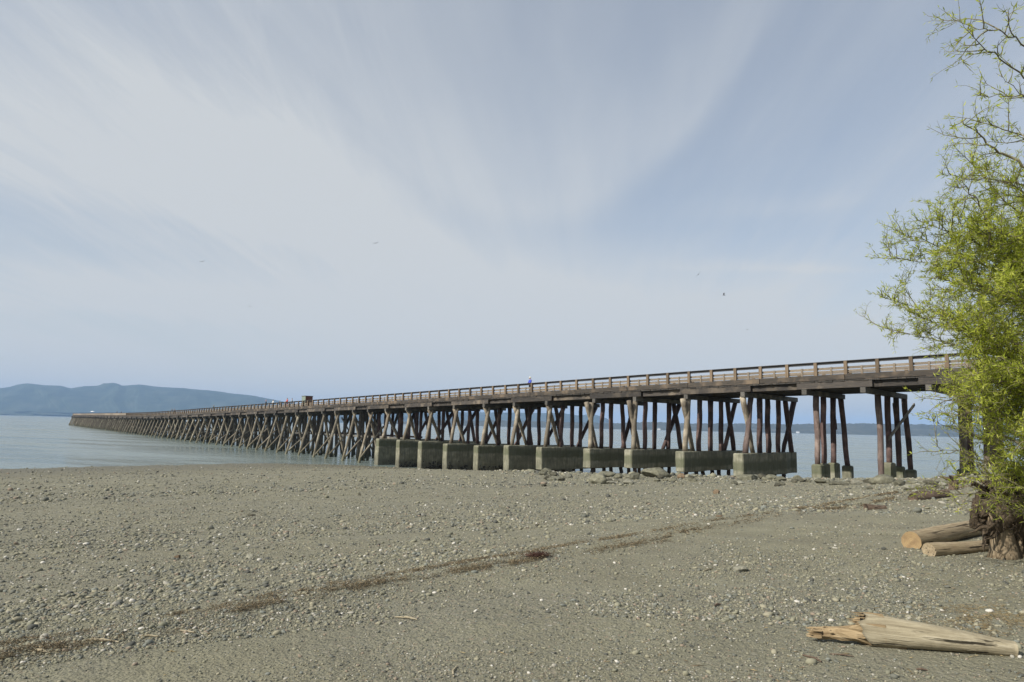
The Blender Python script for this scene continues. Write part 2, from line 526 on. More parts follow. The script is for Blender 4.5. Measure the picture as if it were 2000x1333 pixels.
# ------------------------------------------------------------------ sky, sun, haze
SUN_H = np.array([-.84, -.54]); SUN_H /= np.linalg.norm(SUN_H)
ELEV = math.radians(38)


def build_world():
    w = bpy.data.worlds.new('World'); SC.world = w; w.use_nodes = True
    t = NT(w); bg = t.n['Background']
    sky = t.node('ShaderNodeTexSky'); sky.sky_type = 'NISHITA'; sky.sun_disc = False
    sky.sun_elevation = ELEV; sky.sun_rotation = math.atan2(SUN_H[0], SUN_H[1]) % (2 * math.pi)
    sky.dust_density = 1.2; sky.air_density = 1.0; sky.ozone_density = 1.0
    d = tc(t, 'Generated'); sp = t.node('ShaderNodeSeparateXYZ'); t.link(d, sp.inputs[0])
    X, Y, Z = sp.outputs
    ys = t.math('MAXIMUM', Y, .08)
    u = t.math('DIVIDE', X, ys); v = t.math('DIVIDE', Z, ys)
    front = t.mapr(Y, .05, .25)
    # cloud plane coordinates (a thin high deck)
    zc = t.math('ADD', t.math('MAXIMUM', Z, 0), .14)
    cp = t.node('ShaderNodeCombineXYZ'); t.link(t.math('DIVIDE', X, zc), cp.inputs[0]); t.link(t.math('DIVIDE', Y, zc), cp.inputs[1])
    def st(deg, sx, sy, loc=(0, 0, 0)):      # streaks that run along one compass direction of the high deck
        return t.mapping(t.mapping(cp.outputs[0], (1, 1, 1), (0, 0, math.radians(deg))), (sx, sy, 1), (0, 0, 0), loc)
    n1 = t.noise(st(4, 1.25, .26), 1.0, 6, .55, dist=.6)
    n2 = t.noise(st(9, 4.2, .5, (2, 3, 0)), 1.2, 8, .62, dist=.9)
    n3 = t.noise(st(-12, .8, .45, (3, 1, 0)), .8, 4, .5, dist=.3)
    n4 = t.noise(st(-4, 9, 1.1, (5, 1, 0)), 1.4, 8, .65, dist=1.2)
    wob = t.noise(cp.outputs[0], 1.3, 4, .55)

    def band(pts, w0, w1, u0, u1, amp, rag=.5):
        """a cirrus streak: quadratic through three photo points, soft above (w0), sharper below (w1)"""
        P = [ray_y(*p) for p in pts]
        A = np.array([[1, p[0], p[0] ** 2] for p in P]); c = np.linalg.solve(A, [p[2] for p in P])
        cu = t.math('ADD', t.math('MULTIPLY', t.math('ADD', t.math('MULTIPLY', u, float(c[2])), float(c[1])), u), float(c[0]))
        dv = t.math('SUBTRACT', v, cu)
        dv = t.math('ADD', dv, t.math('MULTIPLY', t.math('SUBTRACT', wob, .5), .10 * rag))
        up = t.math('MAXIMUM', dv, 0); dn = t.math('MINIMUM', dv, 0)
        e = t.math('ADD', t.math('POWER', t.math('DIVIDE', up, w0), 2), t.math('POWER', t.math('ABSOLUTE', t.math('DIVIDE', dn, w1)), 2))
        g = t.math('EXPONENT', t.math('MULTIPLY', e, -1))
        ua, ub = ray_y(u0, 500)[0], ray_y(u1, 500)[0]; s = (ub - ua) * .28
        win = t.math('MULTIPLY', t.mapr(u, ua - s, ua + s), t.mapr(u, ub - s, ub + s, 1, 0))
        g = t.math('MULTIPLY', t.math('MULTIPLY', g, win), front)
        g = t.math('MULTIPLY', g, t.mapr(n2, .25, .65, 1 - rag, 1))
        return t.math('MULTIPLY', g, amp)

    c = t.math('MULTIPLY', t.mapr(n1, .34, .70), .22)
    c = t.math('ADD', c, t.math('MULTIPLY', t.math('MULTIPLY', t.mapr(n2, .40, .74), t.mapr(n3, .3, .6)), t.mapr(t.math('ABSOLUTE', u), .02, .38, .02, .17)))
    c = t.math('ADD', c, t.math('MULTIPLY', t.math('MULTIPLY', t.mapr(n4, .45, .75), t.mapr(n1, .4, .65)), t.mapr(t.math('ABSOLUTE', u), .02, .38, .03, .14)))
    c = t.math('ADD', c, t.math('MULTIPLY', t.mapr(n3, .35, .7), .16))
    for a in (
        (((0, 260), (500, 380), (1100, 560)), .17, .075, -700, 1250, .34, .4),
        (((150, 60), (450, 250), (800, 440)), .06, .05, -50, 950, .22, .5),
        (((1000, 400), (1230, 335), (1400, 170)), .16, .035, 850, 1500, .24, .4),
        (((300, 400), (620, 475), (900, 540)), .05, .02, 150, 1100, .18, .6),
        (((1340, 522), (1500, 515), (1690, 520)), .012, .007, 1330, 1720, .22, .7),
        (((1430, 415), (1540, 402), (1650, 388)), .02, .012, 1400, 1680, .13, .7),
        (((0, 560), (700, 600), (1400, 640)), .07, .06, -600, 1900, .22, .4),
    ):
        c = t.math('ADD', c, band(*a))
    for a in (
        (((0, 630), (400, 640), (900, 700)), .022, .035, -700, 900, .16, .5),
        (((0, 490), (300, 500), (600, 560)), .02, .03, -300, 560, .12, .6),
        (((1000, 250), (1300, 420), (1700, 470)), .10, .09, 800, 2100, .03, .4),
    ):
        c = t.math('SUBTRACT', c, band(*a))
    low = t.mapr(v, -.01, .30, .62, 0)
    c = t.math('ADD', c, low)
    c = t.math('MAXIMUM', t.math('MINIMUM', t.math('ADD', c, CLOUD_BASE), .96), 0)
    col = t.mix(c, sky.outputs[0], CLOUD)
    t.link(col, bg.inputs[0]); bg.inputs[1].default_value = SKY
    sun = bpy.data.lights.new('sun', 'SUN'); sun.energy = SUN; sun.angle = math.radians(.6); sun.color = (1, .95, .87)
    o = bpy.data.objects.new('sun', sun); COL.objects.link(o)
    S = Vector((SUN_H[0] * math.cos(ELEV), SUN_H[1] * math.cos(ELEV), math.sin(ELEV)))
    o.rotation_euler = S.to_track_quat('Z', 'Y').to_euler(); o.location = (-40, -30, 60)


SKY = .090; SUN = 4.3; CLOUD = (5.0, 5.22, 5.38); CLOUD_BASE = .34
HAZE_D = 7.2e-5; HAZE_C = (.38, .60, .94)
build_world()


def build_haze():
    m = bpy.data.materials.new('air'); m.use_nodes = True
    t = NT(m); t.n.remove(t.n['Principled BSDF'])
    pv = t.node('ShaderNodeVolumePrincipled')
    pv.inputs['Color'].default_value = (*HAZE_C, 1); pv.inputs['Density'].default_value = HAZE_D
    pv.inputs['Anisotropy'].default_value = 0.0
    try: pv.inputs['Density Attribute'].default_value = ''
    except Exception: pass
    t.link(pv.outputs[0], t.n['Material Output'].inputs['Volume'])
    b = MB(); b.box(Matrix.Translation((0, 7000, 218)), 44000, 30000, 500)
    o = b.build('haze', m); tag(o, kind='stuff')


# ------------------------------------------------------------------ beach, water, hills
def build_ground():
    r = np.concatenate([np.geomspace(1.2, 14, 230), np.geomspace(14, 140, 260)[1:], np.geomspace(140, 900, 30)[1:]])
    a = np.concatenate([np.radians(np.linspace(-180, -52, 40)), np.radians(np.linspace(-52, 52, 520))[1:], np.radians(np.linspace(52, 180, 40))[1:-1]])
    A, R_ = np.meshgrid(a, r)
    x = R_ * np.sin(A); y = R_ * np.cos(A); z = ground_z(x, y)
    v = np.stack([x, y, z], -1).reshape(-1, 3); na = len(a); nr = len(r)
    i = np.arange(nr - 1)[:, None] * na; j = np.arange(na)[None]; j2 = (j + 1) % na
    f = np.stack([i + j, i + j2, i + na + j2, i + na + j], -1).reshape(-1, 4)
    # middle disc
    v = np.vstack([v, [[0, 0, ground_z(np.array(0.), np.array(0.))]]])
    me = big_mesh('beach', v, f[:, ::-1], True)
    o = link('beach', me, M['beach']); tag(o, kind='structure')


def build_water():
    v = [(-14000, -3000, 0), (14000, -3000, 0), (14000, 13500, 0), (-14000, 13500, 0)]
    o = link('sea', mesh('sea', v, [(0, 1, 2, 3)]), M['water']); tag(o, kind='structure')


def ridge(name, pts, dist, depth, mat, rough=.06, seed=0, foot=0.0, tree=0.0):
    """a hill range with a real depth: skyline heights taken at its crest"""
    px = np.linspace(pts[0][0], pts[-1][0], 420 if not tree else 900)
    py = np.interp(px, [p[0] for p in pts], [p[1] for p in pts])
    rows = np.linspace(0, 1, 15)
    V = []
    for t in rows:
        prof = math.sin(math.pi * min(t / .62, 1) / 2) if t <= .62 else math.cos(math.pi * (t - .62) / .38 / 2)
        for i, (x, y) in enumerate(zip(px, py)):
            d = ray_y(x, y)
            D = dist + depth * t
            Hc = max(d[2] * (dist + depth * .62) + EYE, 1)
            nz = (fbm(np.array(i * .05 + seed), np.array(t * 5.), seed, 5) - .5) * 2
            z = Hc * prof * (1 + rough * nz * (1 if t < .6 else .3)) if 0 < t < 1 else -3
            if tree and .3 < t < .8: z += tree * (vnoise(np.array(i * .45), np.array(t * 9.), seed + 3) - .2)
            sl = ray_y(x, 830)
            V.append((sl[0] * D, D + 300 * nz * (tree == 0), z))
    n = len(px); f = [(a * n + b, a * n + b + 1, (a + 1) * n + b + 1, (a + 1) * n + b) for a in range(len(rows) - 1) for b in range(n - 1)]
    o = link(name, mesh(name, V, f, True), mat); tag(o, kind='structure')


def build_far():
    A = [(-520, 800), (-380, 772), (-250, 764), (-130, 768), (-60, 764), (0, 757.5), (27, 751.5), (57, 749), (85, 752.5), (115, 754), (132, 759), (155, 755), (183, 754), (200, 749.3), (223, 748),
         (230, 750), (240, 754), (265, 751.5), (300, 757), (350, 758.5), (400, 763), (450, 769), (490, 773), (520, 778), (548, 785), (600, 796), (650, 808), (700, 826)]
    ridge('hills', A, 8200, 2600, M['hill'], .05, 3)
    B = [(560, 823), (640, 812), (760, 808), (880, 805), (960, 806), (1040, 807), (1100, 807.5), (1130, 812), (1150, 810), (1166, 811), (1185, 817), (1197, 826), (1230, 832)]
    ridge('hills', B, 10200, 2000, M['hill'], .05, 9)
    C_ = [(740, 828), (800, 824), (860, 822.5), (920, 822), (1000, 822.5), (1080, 825), (1150, 827), (1200, 828), (1240, 826), (1270, 825), (1330, 828), (1400, 828.5), (1470, 828), (1540, 829.5),
          (1600, 829), (1680, 828), (1740, 829.5), (1800, 830.5), (1900, 832), (2000, 834), (2200, 836), (2500, 842)]
    ridge('far_shore', C_, 5200, 900, M['shore'], .10, 5, tree=9.0)
    ridge('low_coast', [(-500, 806), (-200, 803), (-50, 805), (60, 804), (140, 806), (240, 805), (400, 810), (560, 818)], 7600, 500, M['hill'], .2, 15)
    # two pale houses on the far shore
    wm = flat('white_wall', (.75, .74, .70)); rm = flat('grey_roof', (.2, .2, .2))
    for (hx, hy, lab) in ((1558, 838, 'pale little house alone on the far shore between the two rightmost footings and bare piers'), (1287, 836.5, 'pale speck of a house on the wooded far shore seen through mid pier')):
        d = ray_y(hx, hy); D = 5150; e = empty('house', (d[0] * D, D, 2))
        tag(e, lab, 'house')
        b = MB(); b.box(Matrix.Translation((0, 0, 5)), 20, 10, 10); b.build('wall', wm, e)
        b = MB(); b.add([(-11, -6, 10), (11, -6, 10), (11, 6, 10), (-11, 6, 10), (-11, 0, 15), (11, 0, 15)], [(0, 1, 5, 4), (2, 3, 4, 5), (0, 4, 3), (1, 2, 5), (0, 3, 2, 1)])
        b.build('roof', rm, e)


# ------------------------------------------------------------------ pebbles
def ico(n=1):
    import bmesh
    b = bmesh.new(); bmesh.ops.create_icosphere(b, subdivisions=n, radius=1)
    b.verts.ensure_lookup_table()
    v = np.array([tuple(p.co) for p in b.verts]); f = np.array([[q.index for q in p.verts] for p in b.faces]); b.free()
    return v, f


def scatter_mesh(name, P, size, mat, flat_=(.35, .75), sub=1, parent=None, sink=.25):
    bv, bf = ico(sub); n = len(P)
    var = []
    for k in range(6):
        rr = 1 + .28 * (RNG.random(len(bv)) - .5)
        var.append(bv * rr[:, None])
    var = np.array(var)
    V = var[RNG.integers(0, 6, n)]                       # n,nv,3
    sx = size * RNG.uniform(.8, 1.25, n); sy = size * RNG.uniform(.6, 1.0, n); sz = size * RNG.uniform(*flat_, n)
    V = V * np.stack([sx, sy, sz], -1)[:, None, :] * .5
    a = RNG.uniform(0, 2 * np.pi, n); c, s = np.cos(a)[:, None], np.sin(a)[:, None]
    tl = RNG.normal(0, .18, n)[:, None]
    x, y, z = V[..., 0], V[..., 1], V[..., 2]
    z2 = z + x * tl
    V = np.stack([x * c - y * s, x * s + y * c, z2], -1)
    V += np.stack([P[:, 0], P[:, 1], P[:, 2] + sz * (.5 - sink)], -1)[:, None, :]
    F = (bf[None] + (np.arange(n) * len(bv))[:, None, None]).reshape(-1, 3)
    me = big_mesh(name, V.reshape(-1, 3), F, True)
    o = link(name, me, mat, parent); return o


def polar_points(n, r0, r1, a0=-47, a1=47, power=1.0):
    r = np.exp(RNG.uniform(math.log(r0), math.log(r1), n)); a = np.radians(RNG.uniform(a0, a1, n))
    return r * np.sin(a), r * np.cos(a)


def build_pebbles():
    X, Y, S = [], [], []
    def put(x, y, s): X.append(x); Y.append(y); S.append(s)
    for n, r0, r1, med, sig in ((100000, 3.6, 11, .0105, .45), (150000, 6.5, 26, .017, .45), (80000, 18, 62, .042, .45), (26000, 45, 110, .095, .45)):
        x, y = polar_points(n, r0, r1)
        s_ = (y - x) / 2 ** .5; q = (x + y) / 2 ** .5
        m = fbm(x / 1.6, y / 1.6, 31) * .6 + fbm(x / .3, y / .3, 41, 2) * .4
        dens = .25 + .75 * sstep(.40, .58, m)
        sandy = np.exp(-((s_ - 5.7 + .5 * np.sin(q * .35)) / .7) ** 2)          # smooth strip just above the wrack line
        dens = np.clip(dens * (1 - .8 * sandy) + .06, 0, 1)
        k = RNG.random(n) < dens
        put(x[k], y[k], np.exp(RNG.normal(math.log(med), sig, k.sum())))
    # cobbles below the wrack line at the left
    n = 34000
    q = RNG.uniform(-6, 16, n); s_ = 7.4 + RNG.gamma(2.0, 2.9, n)
    x = (q - s_) / 2 ** .5; y = (q + s_) / 2 ** .5
    k = (y > 2) & (RNG.random(n) < sstep(13, 2, q) * sstep(.3, .6, fbm(x / 1.1, y / 1.1, 51)))
    put(x[k], y[k], np.exp(np.clip(RNG.normal(math.log(.034), .5, k.sum()), None, math.log(.10))))
    # scattered bigger cobbles over the low beach and by the footings
    x, y = polar_points(2600, 14, 95); k = RNG.random(len(x)) < sstep(.45, .7, fbm(x / 5, y / 5, 61))
    put(x[k], y[k], np.minimum(np.exp(RNG.normal(math.log(.11), .45, k.sum())), np.where(np.hypot(x[k], y[k]) < 30, .13, .35)))
    # rubble belt under the pier's shore end
    n = 2600; u = RNG.uniform(0, 1, n)
    px = 1000 + 950 * u; g = []
    kk = 0
    qq = RNG.normal(58.5, 1.7, n); ss = RNG.uniform(8, 58, n)
    x = (qq - ss) / 2 ** .5; y = (qq + ss) / 2 ** .5
    put(x, y, np.exp(RNG.normal(math.log(.22), .5, n)))
    x = np.concatenate(X); y = np.concatenate(Y); s = np.clip(np.concatenate(S), .004, .8)
    z = ground_z(x, y); k = z > -.1
    x, y, z, s = x[k], y[k], z[k], s[k]
    big = s > .03
    o = scatter_mesh('pebbles', np.stack([x, y, z], -1)[~big], s[~big], M['pebble'], sub=1); tag(o, kind='stuff')
    o = scatter_mesh('cobbles', np.stack([x, y, z], -1)[big], s[big], M['pebble'], sub=2); tag(o, kind='stuff')


# ------------------------------------------------------------------ single rocks
def rock(name, px, py, w, h, mat, label, cat='rock', group=None, seed=0, flat_=None, deep=1.0):
    """px,py: foot of the rock in the photo; w,h metres"""
    p = on_ground(px, py)
    bv, bf = ico(4)
    rnd = np.random.default_rng(seed + 100)
    v = bv.copy()
    for k in range(9):          # planes that chop facets off the ball
        n = rnd.normal(size=3); n /= np.linalg.norm(n); lim = rnd.uniform(.55, .85)
        d = v @ n; over = np.clip(d - lim, 0, None); v -= over[:, None] * n * .92
    nn = fbm(bv[:, 0] * 2.3 + seed, bv[:, 1] * 2.3 + bv[:, 2] * 1.7, seed, 4)
    v *= (1 + .22 * (nn - .5))[:, None]
    v *= np.array([w / 2, w / 2 * deep * rnd.uniform(.7, 1), h * .62])
    a = rnd.uniform(-.6, .6); v = np.stack([v[:, 0] * math.cos(a) - v[:, 1] * math.sin(a), v[:, 0] * math.sin(a) + v[:, 1] * math.cos(a), v[:, 2]], -1)
    v[:, 2] += h * .32
    d = p[:2] / np.linalg.norm(p[:2])
    p[:2] += d * w * .3 * deep; p[2] = float(ground_z(p[0], p[1]))
    o = link(name, big_mesh(name, v, bf, True), mat); o.location = p
    tag(o, label, cat, group); return o


def build_rocks():
    r = lambda px, py: np.hypot(*on_ground(px, py)[:2]) / FPX
    # (foot px, width px, height px, material, label)
    L = [
        (1067, 925, 34, 14, 'rock', 'rounded boulder leaning on the foot of the seventh footing left of bare piles'),
        (1107, 934, 22, 12, 'rock_pale', 'pale rounded boulder below the chamfer of the footing with the bent face'),
        (1172, 946, 44, 24, 'rock', 'large grey brown boulder in front of the footing with the pale patch'),
        (1180, 945, 12, 12, 'rock_dark', 'dark edged stone against the right side of the large grey boulder'),
        (1185, 932, 42, 14, 'rock', 'low slab of rock behind the large grey boulder'),
        (1207, 935, 22, 12, 'rock', 'wedge shaped boulder between two slabs under the gap in the footings'),
        (1233, 926, 24, 14, 'rock_pale', 'pale block propping the left corner of the ninth footing'),
        (1240, 937, 26, 16, 'rock', 'triangular boulder right of the wedge shaped one'),
        (1283, 933, 62, 24, 'rock', 'broad flat topped boulder, the widest of the rubble under the pier'),
        (1332, 936, 20, 14, 'rock_brown', 'brown stone at the corner of the footing with graffiti scrawl'),
        (1345, 938, 22, 6, 'rock', 'low squared slab half buried right of the brown corner stone'),
        (1460, 938, 44, 12, 'rock', 'tilted grey slab leaning in front of the last footing'),
        (1490, 937, 26, 13, 'rock_dark', 'dark tilted slab second in the row before the last footing'),
        (1506, 937, 24, 12, 'rock', 'rightmost of the tilted slabs before the last footing'),
        (1525, 940, 30, 10, 'rock', 'long low boulder under the right corner of the last footing'),
        (1450, 920, 18, 9, 'rock', 'round boulder wedged against the lit end of the last footing'),
        (1565, 942, 26, 8, 'rock_dark', 'mossy low rock left of the first bare pile cluster'),
        (1640, 947, 34, 6, 'rock', 'flat rock in front of the first bare pile cluster'),
        (1722, 946, 46, 20, 'rock', 'light mound of rock around the foot of the reddish pile'),
        (1828, 947, 30, 8, 'rock_dark', 'dark weedy rock at the water edge right of the second pile cluster'),
        (1855, 938, 22, 6, 'rock_dark', 'low dark rock beside the small driftwood root by the water'),
        (1802, 962, 46, 6, 'rock_pale', 'flat whitish rock slab beyond the reddish drift log'),
        (1958, 950, 40, 8, 'rock_pale', 'flat whitish rock near the last pile cluster behind the willow'),
        (1400, 965, 18, 11, 'rock_brown', 'rounded reddish brown boulder alone on the gravel before the footings'),
        (1445, 959, 11, 7, 'rock_pale', 'small pale stone right of the rounded brown boulder'),
        (1492, 988, 14, 5, 'rock_dark', 'dark flat stone on the gravel below the last footing'),
        (1062, 951, 13, 9, 'rock_dark', 'small dark mossy rock alone on the gravel left of the large boulder'),
        (1049, 1028, 10, 5, 'rock_dark', 'small near black stone in the middle of the bare beach'),
        (1447, 1118, 34, 14, 'rock_pale', 'pale greenish rock half sunk in the smooth sand of the near beach'),
        (1067, 1036, 9, 5, 'rock_pale', 'small whitish stone just right of the near black stone'),
        (1265, 985, 9, 5, 'rock_dark', 'little dark stone on the gravel under the gap between middle footings'),
        (1405, 1010, 16, 5, 'rock_brown', 'small brown flat stone below the rounded brown boulder'),
        (422, 1042, 10, 7, 'rock_pale', 'pale round cobble alone on the left beach'),
        (490, 1008, 18, 5, 'rock_dark', 'green weed covered flat stone on the left beach'),
        (378, 995, 8, 6, 'rock_dark', 'small dark stone on the left beach above the green flat stone'),
        (702, 968, 8, 5, 'rock_dark', 'dark pebble sized stone on the beach below the first footing'),
        (488, 1092, 20, 12, 'rock_pale', 'whitish cobble, largest of the pale ones above the wrack line'),
        (346, 1092, 13, 9, 'rock_brown', 'tan cobble left of the whitish ones above the wrack line'),
        (204, 1155, 14, 9, 'rock_pale', 'white angular cobble among blue grey cobbles at far left'),
        (98, 1178, 16, 9, 'rock', 'blue grey cobble, biggest of the dark ones at far left'),
        (515, 1137, 14, 8, 'rock_pale', 'cream cobble just above the dark wrack line'),
        (660, 1098, 16, 8, 'rock_pale', 'pale cobble near the right end of the cobble patch'),
    ]
    for i, (px, py, w, h, m, lab) in enumerate(L):
        k = r(px, py); big = py < 960 and w > 18
        rock('boulder' if big else 'stone', px, py, w * k * (.95 if big else .85), h * k * (.9 if big else .8), M[m], lab, 'boulder' if big else 'stone', seed=i, deep=1.1 if big else .9)
    # the rest of the rubble: nothing tells these apart
    rr = random.Random(5)
    spots = [(rr.uniform(1060, 1860), 0) for _ in range(70)]
    for i, (px, _) in enumerate(spots):
        py = np.interp(px, [1060, 1150, 1300, 1450, 1560, 1700, 1860], [930, 938, 938, 940, 943, 950, 952]) + rr.uniform(-7, 9)
        w = rr.uniform(7, 22); k = r(px, py)
        rock('boulder', px, py, w * k, w * k * rr.uniform(.3, .55), M[rr.choice(['rock', 'rock', 'rock_dark', 'rock', 'rock_pale'])],
             'small grey brown stone in the rubble strewn along the foot of the pier', 'boulder', 'small rubble stones under the pier', seed=200 + i)



# ------------------------------------------------------------------ the pier
BAY = 2.44
P0 = np.array([33.2426, 51.7538]); TH = (.81931582, -.24584422, .0999302)
_KS = np.arange(-14, 232.01, .1)


def _theta(k):
    s = k * BAY / 100
    t = np.where(s < 0, TH[0], TH[0] + TH[1] * s + TH[2] * s * s)
    far = .645
    return np.where(s > 1.63, far + (TH[0] + TH[1] * 1.63 + TH[2] * 1.63 ** 2 - far) * np.exp(-(s - 1.63) / .5), t)


_th = _theta(_KS); _mid = (_th[1:] + _th[:-1]) / 2
_px = np.concatenate([[0], np.cumsum(-np.sin(_mid) * .1 * BAY)]); _py = np.concatenate([[0], np.cumsum(np.cos(_mid) * .1 * BAY)])
_i0 = int(np.argmin(abs(_KS))); _px += P0[0] - _px[_i0]; _py += P0[1] - _py[_i0]
_HK = [-14, 0, 5, 10, 15, 19, 25, 30, 37, 45, 55, 67, 85, 105, 130, 232]
_HV = [6.8, 6.17, 5.92, 5.66, 5.39, 5.18, 4.89, 4.66, 4.38, 4.08, 3.74, 3.3, 2.62, 2.08, 1.9, 1.85]
_hs = np.interp(_KS, _HK, _HV); _ker = np.ones(61) / 61
_hs = np.convolve(np.pad(_hs, 30, mode='edge'), _ker, 'valid')
_hs[:_i0 + 30] = np.interp(_KS[:_i0 + 30], _HK, _HV)


def H(k): return float(np.interp(k, _KS, _hs)) + EYE        # top of the handrail above the water


def pp(k, t=0.0, z=0.0):
    """pier coordinates: k bays along, t metres in from the near handrail, z metres above the water"""
    th = float(np.interp(k, _KS, _th)); x = float(np.interp(k, _KS, _px)); y = float(np.interp(k, _KS, _py))
    return Vector((x + math.cos(th) * t, y + math.sin(th) * t, z))


def k_at(px, t, z=4.0):
    ks = np.arange(-12, 100, .02)
    xs = [proj(pp(k, t, z))[0] for k in ks[::10]]
    return float(np.interp(-px, -np.array(xs), ks[::10]))


def t_at(k, px, z):
    ts = np.linspace(-4, 14, 80); xs = [proj(pp(k, t, z))[0] for t in ts]
    return float(np.interp(px, xs, ts))


def beam_matrix(A, B):
    A, B = Vector(A), Vector(B); d = B - A
    x = d.normalized(); y = Vector((0, 0, 1)).cross(x)
    y = y.normalized() if y.length > 1e-6 else Vector((0, 1, 0)); z = x.cross(y)
    m = Matrix((x, y, z)).transposed().to_4x4(); m.translation = (A + B) / 2
    return m, d.length


def beam(name, A, B, w, h, mat, parent, bev=.012):
    m, L = beam_matrix(A, B); b = MB(); b.box(Matrix(), L, w, h, bev)
    return b.build(name, mat, parent, m)


def beam_into(mb, A, B, w, h):
    m, L = beam_matrix(A, B); mb.box(m, L, w, h)


def pile_obj(name, top, base, r0, r1, mat, parent, seed, n=12):
    """a tree trunk used as a pile: local z runs along it"""
    top, base = Vector(top), Vector(base); d = top - base
    q = d.to_track_quat('Z', 'X'); m = q.to_matrix().to_4x4(); m.translation = base
    L = d.length; rnd = random.Random(seed); k = 7
    ph, am = rnd.uniform(0, 6), rnd.uniform(.01, .05)
    pts = [(am * math.sin(ph + i * 1.1) * (0 < i < k), am * math.cos(ph * 2 + i * .9) * (0 < i < k), L * i / k) for i in range(k + 1)]
    rad = [(r1 + (r0 - r1) * i / k) * (1 + .09 * (rnd.random() - .5)) for i in range(k + 1)]
    b = MB(); b.tube(pts, rad, n, True, .08, seed)
    o = b.build(name, mat, parent, m, True)
    return o


def prism(pts, z0, z1):
    n = len(pts)
    v = [(x, y, z0) for x, y in pts] + [(x, y, z1) for x, y in pts]
    f = [(i, (i + 1) % n, n + (i + 1) % n, n + i) for i in range(n)] + [tuple(range(n - 1, -1, -1)), tuple(range(n, 2 * n))]
    return v, f


def rough_prism(prof, z0, z1, seed):
    """an old cast block: worn faces, chipped arrises, a broken lower edge"""
    per = []
    for i in range(len(prof)):
        a, b = np.array(prof[i]), np.array(prof[(i + 1) % len(prof)]); k = max(1, int(np.linalg.norm(b - a) / .22))
        per += [a + (b - a) * j / k for j in range(k)]
    n = len(per); zs = [0, .04, .1, .2, .3, .4, .5, .6, .7, .8, .88, .95, .985, 1.0]; V = []
    for iz, t in enumerate(zs):
        for j, p in enumerate(per):
            z = z0 + (z1 - z0) * t
            dn = (float(vnoise(np.array(p[0] * 1.3 + seed * 7), np.array(z * 1.5 + p[1] * 3), seed)) - .5) * .07 + (float(vnoise(np.array(p[0] * 5 + seed), np.array(z * 5 + p[1]), seed + 5)) - .5) * .03
            ins = (0, 0, 0, 0, 0, 0, 0, 0, 0, 0, 0, .0, .02, .07)[iz] + (.05 * max(0, float(vnoise(np.array(p[0] * 2.2), np.array(p[1] * 9. + seed), 3)) - .6) * 3 if iz >= 12 else 0)
            if iz == 0: z += .22 * max(0, float(fbm(np.array(p[0] * .9 + seed), np.array(p[1] * 2.), seed)) - .42) * 2; ins = .10
            q = np.array([p[0] - ins * np.sign(p[0] - 4) * (abs(p[0] - 4) > 5), p[1] + (dn - ins) * (np.sign(p[1]) if abs(p[1]) > .3 else 0)])
            V.append((q[0], q[1], z))
    F = [(a * n + j, a * n + (j + 1) % n, (a + 1) * n + (j + 1) % n, (a + 1) * n + j) for a in range(len(zs) - 1) for j in range(n)]
    F += [tuple(range(n - 1, -1, -1)), tuple((len(zs) - 1) * n + j for j in range(n))]
    return V, F


WID = 8.4       # deck width


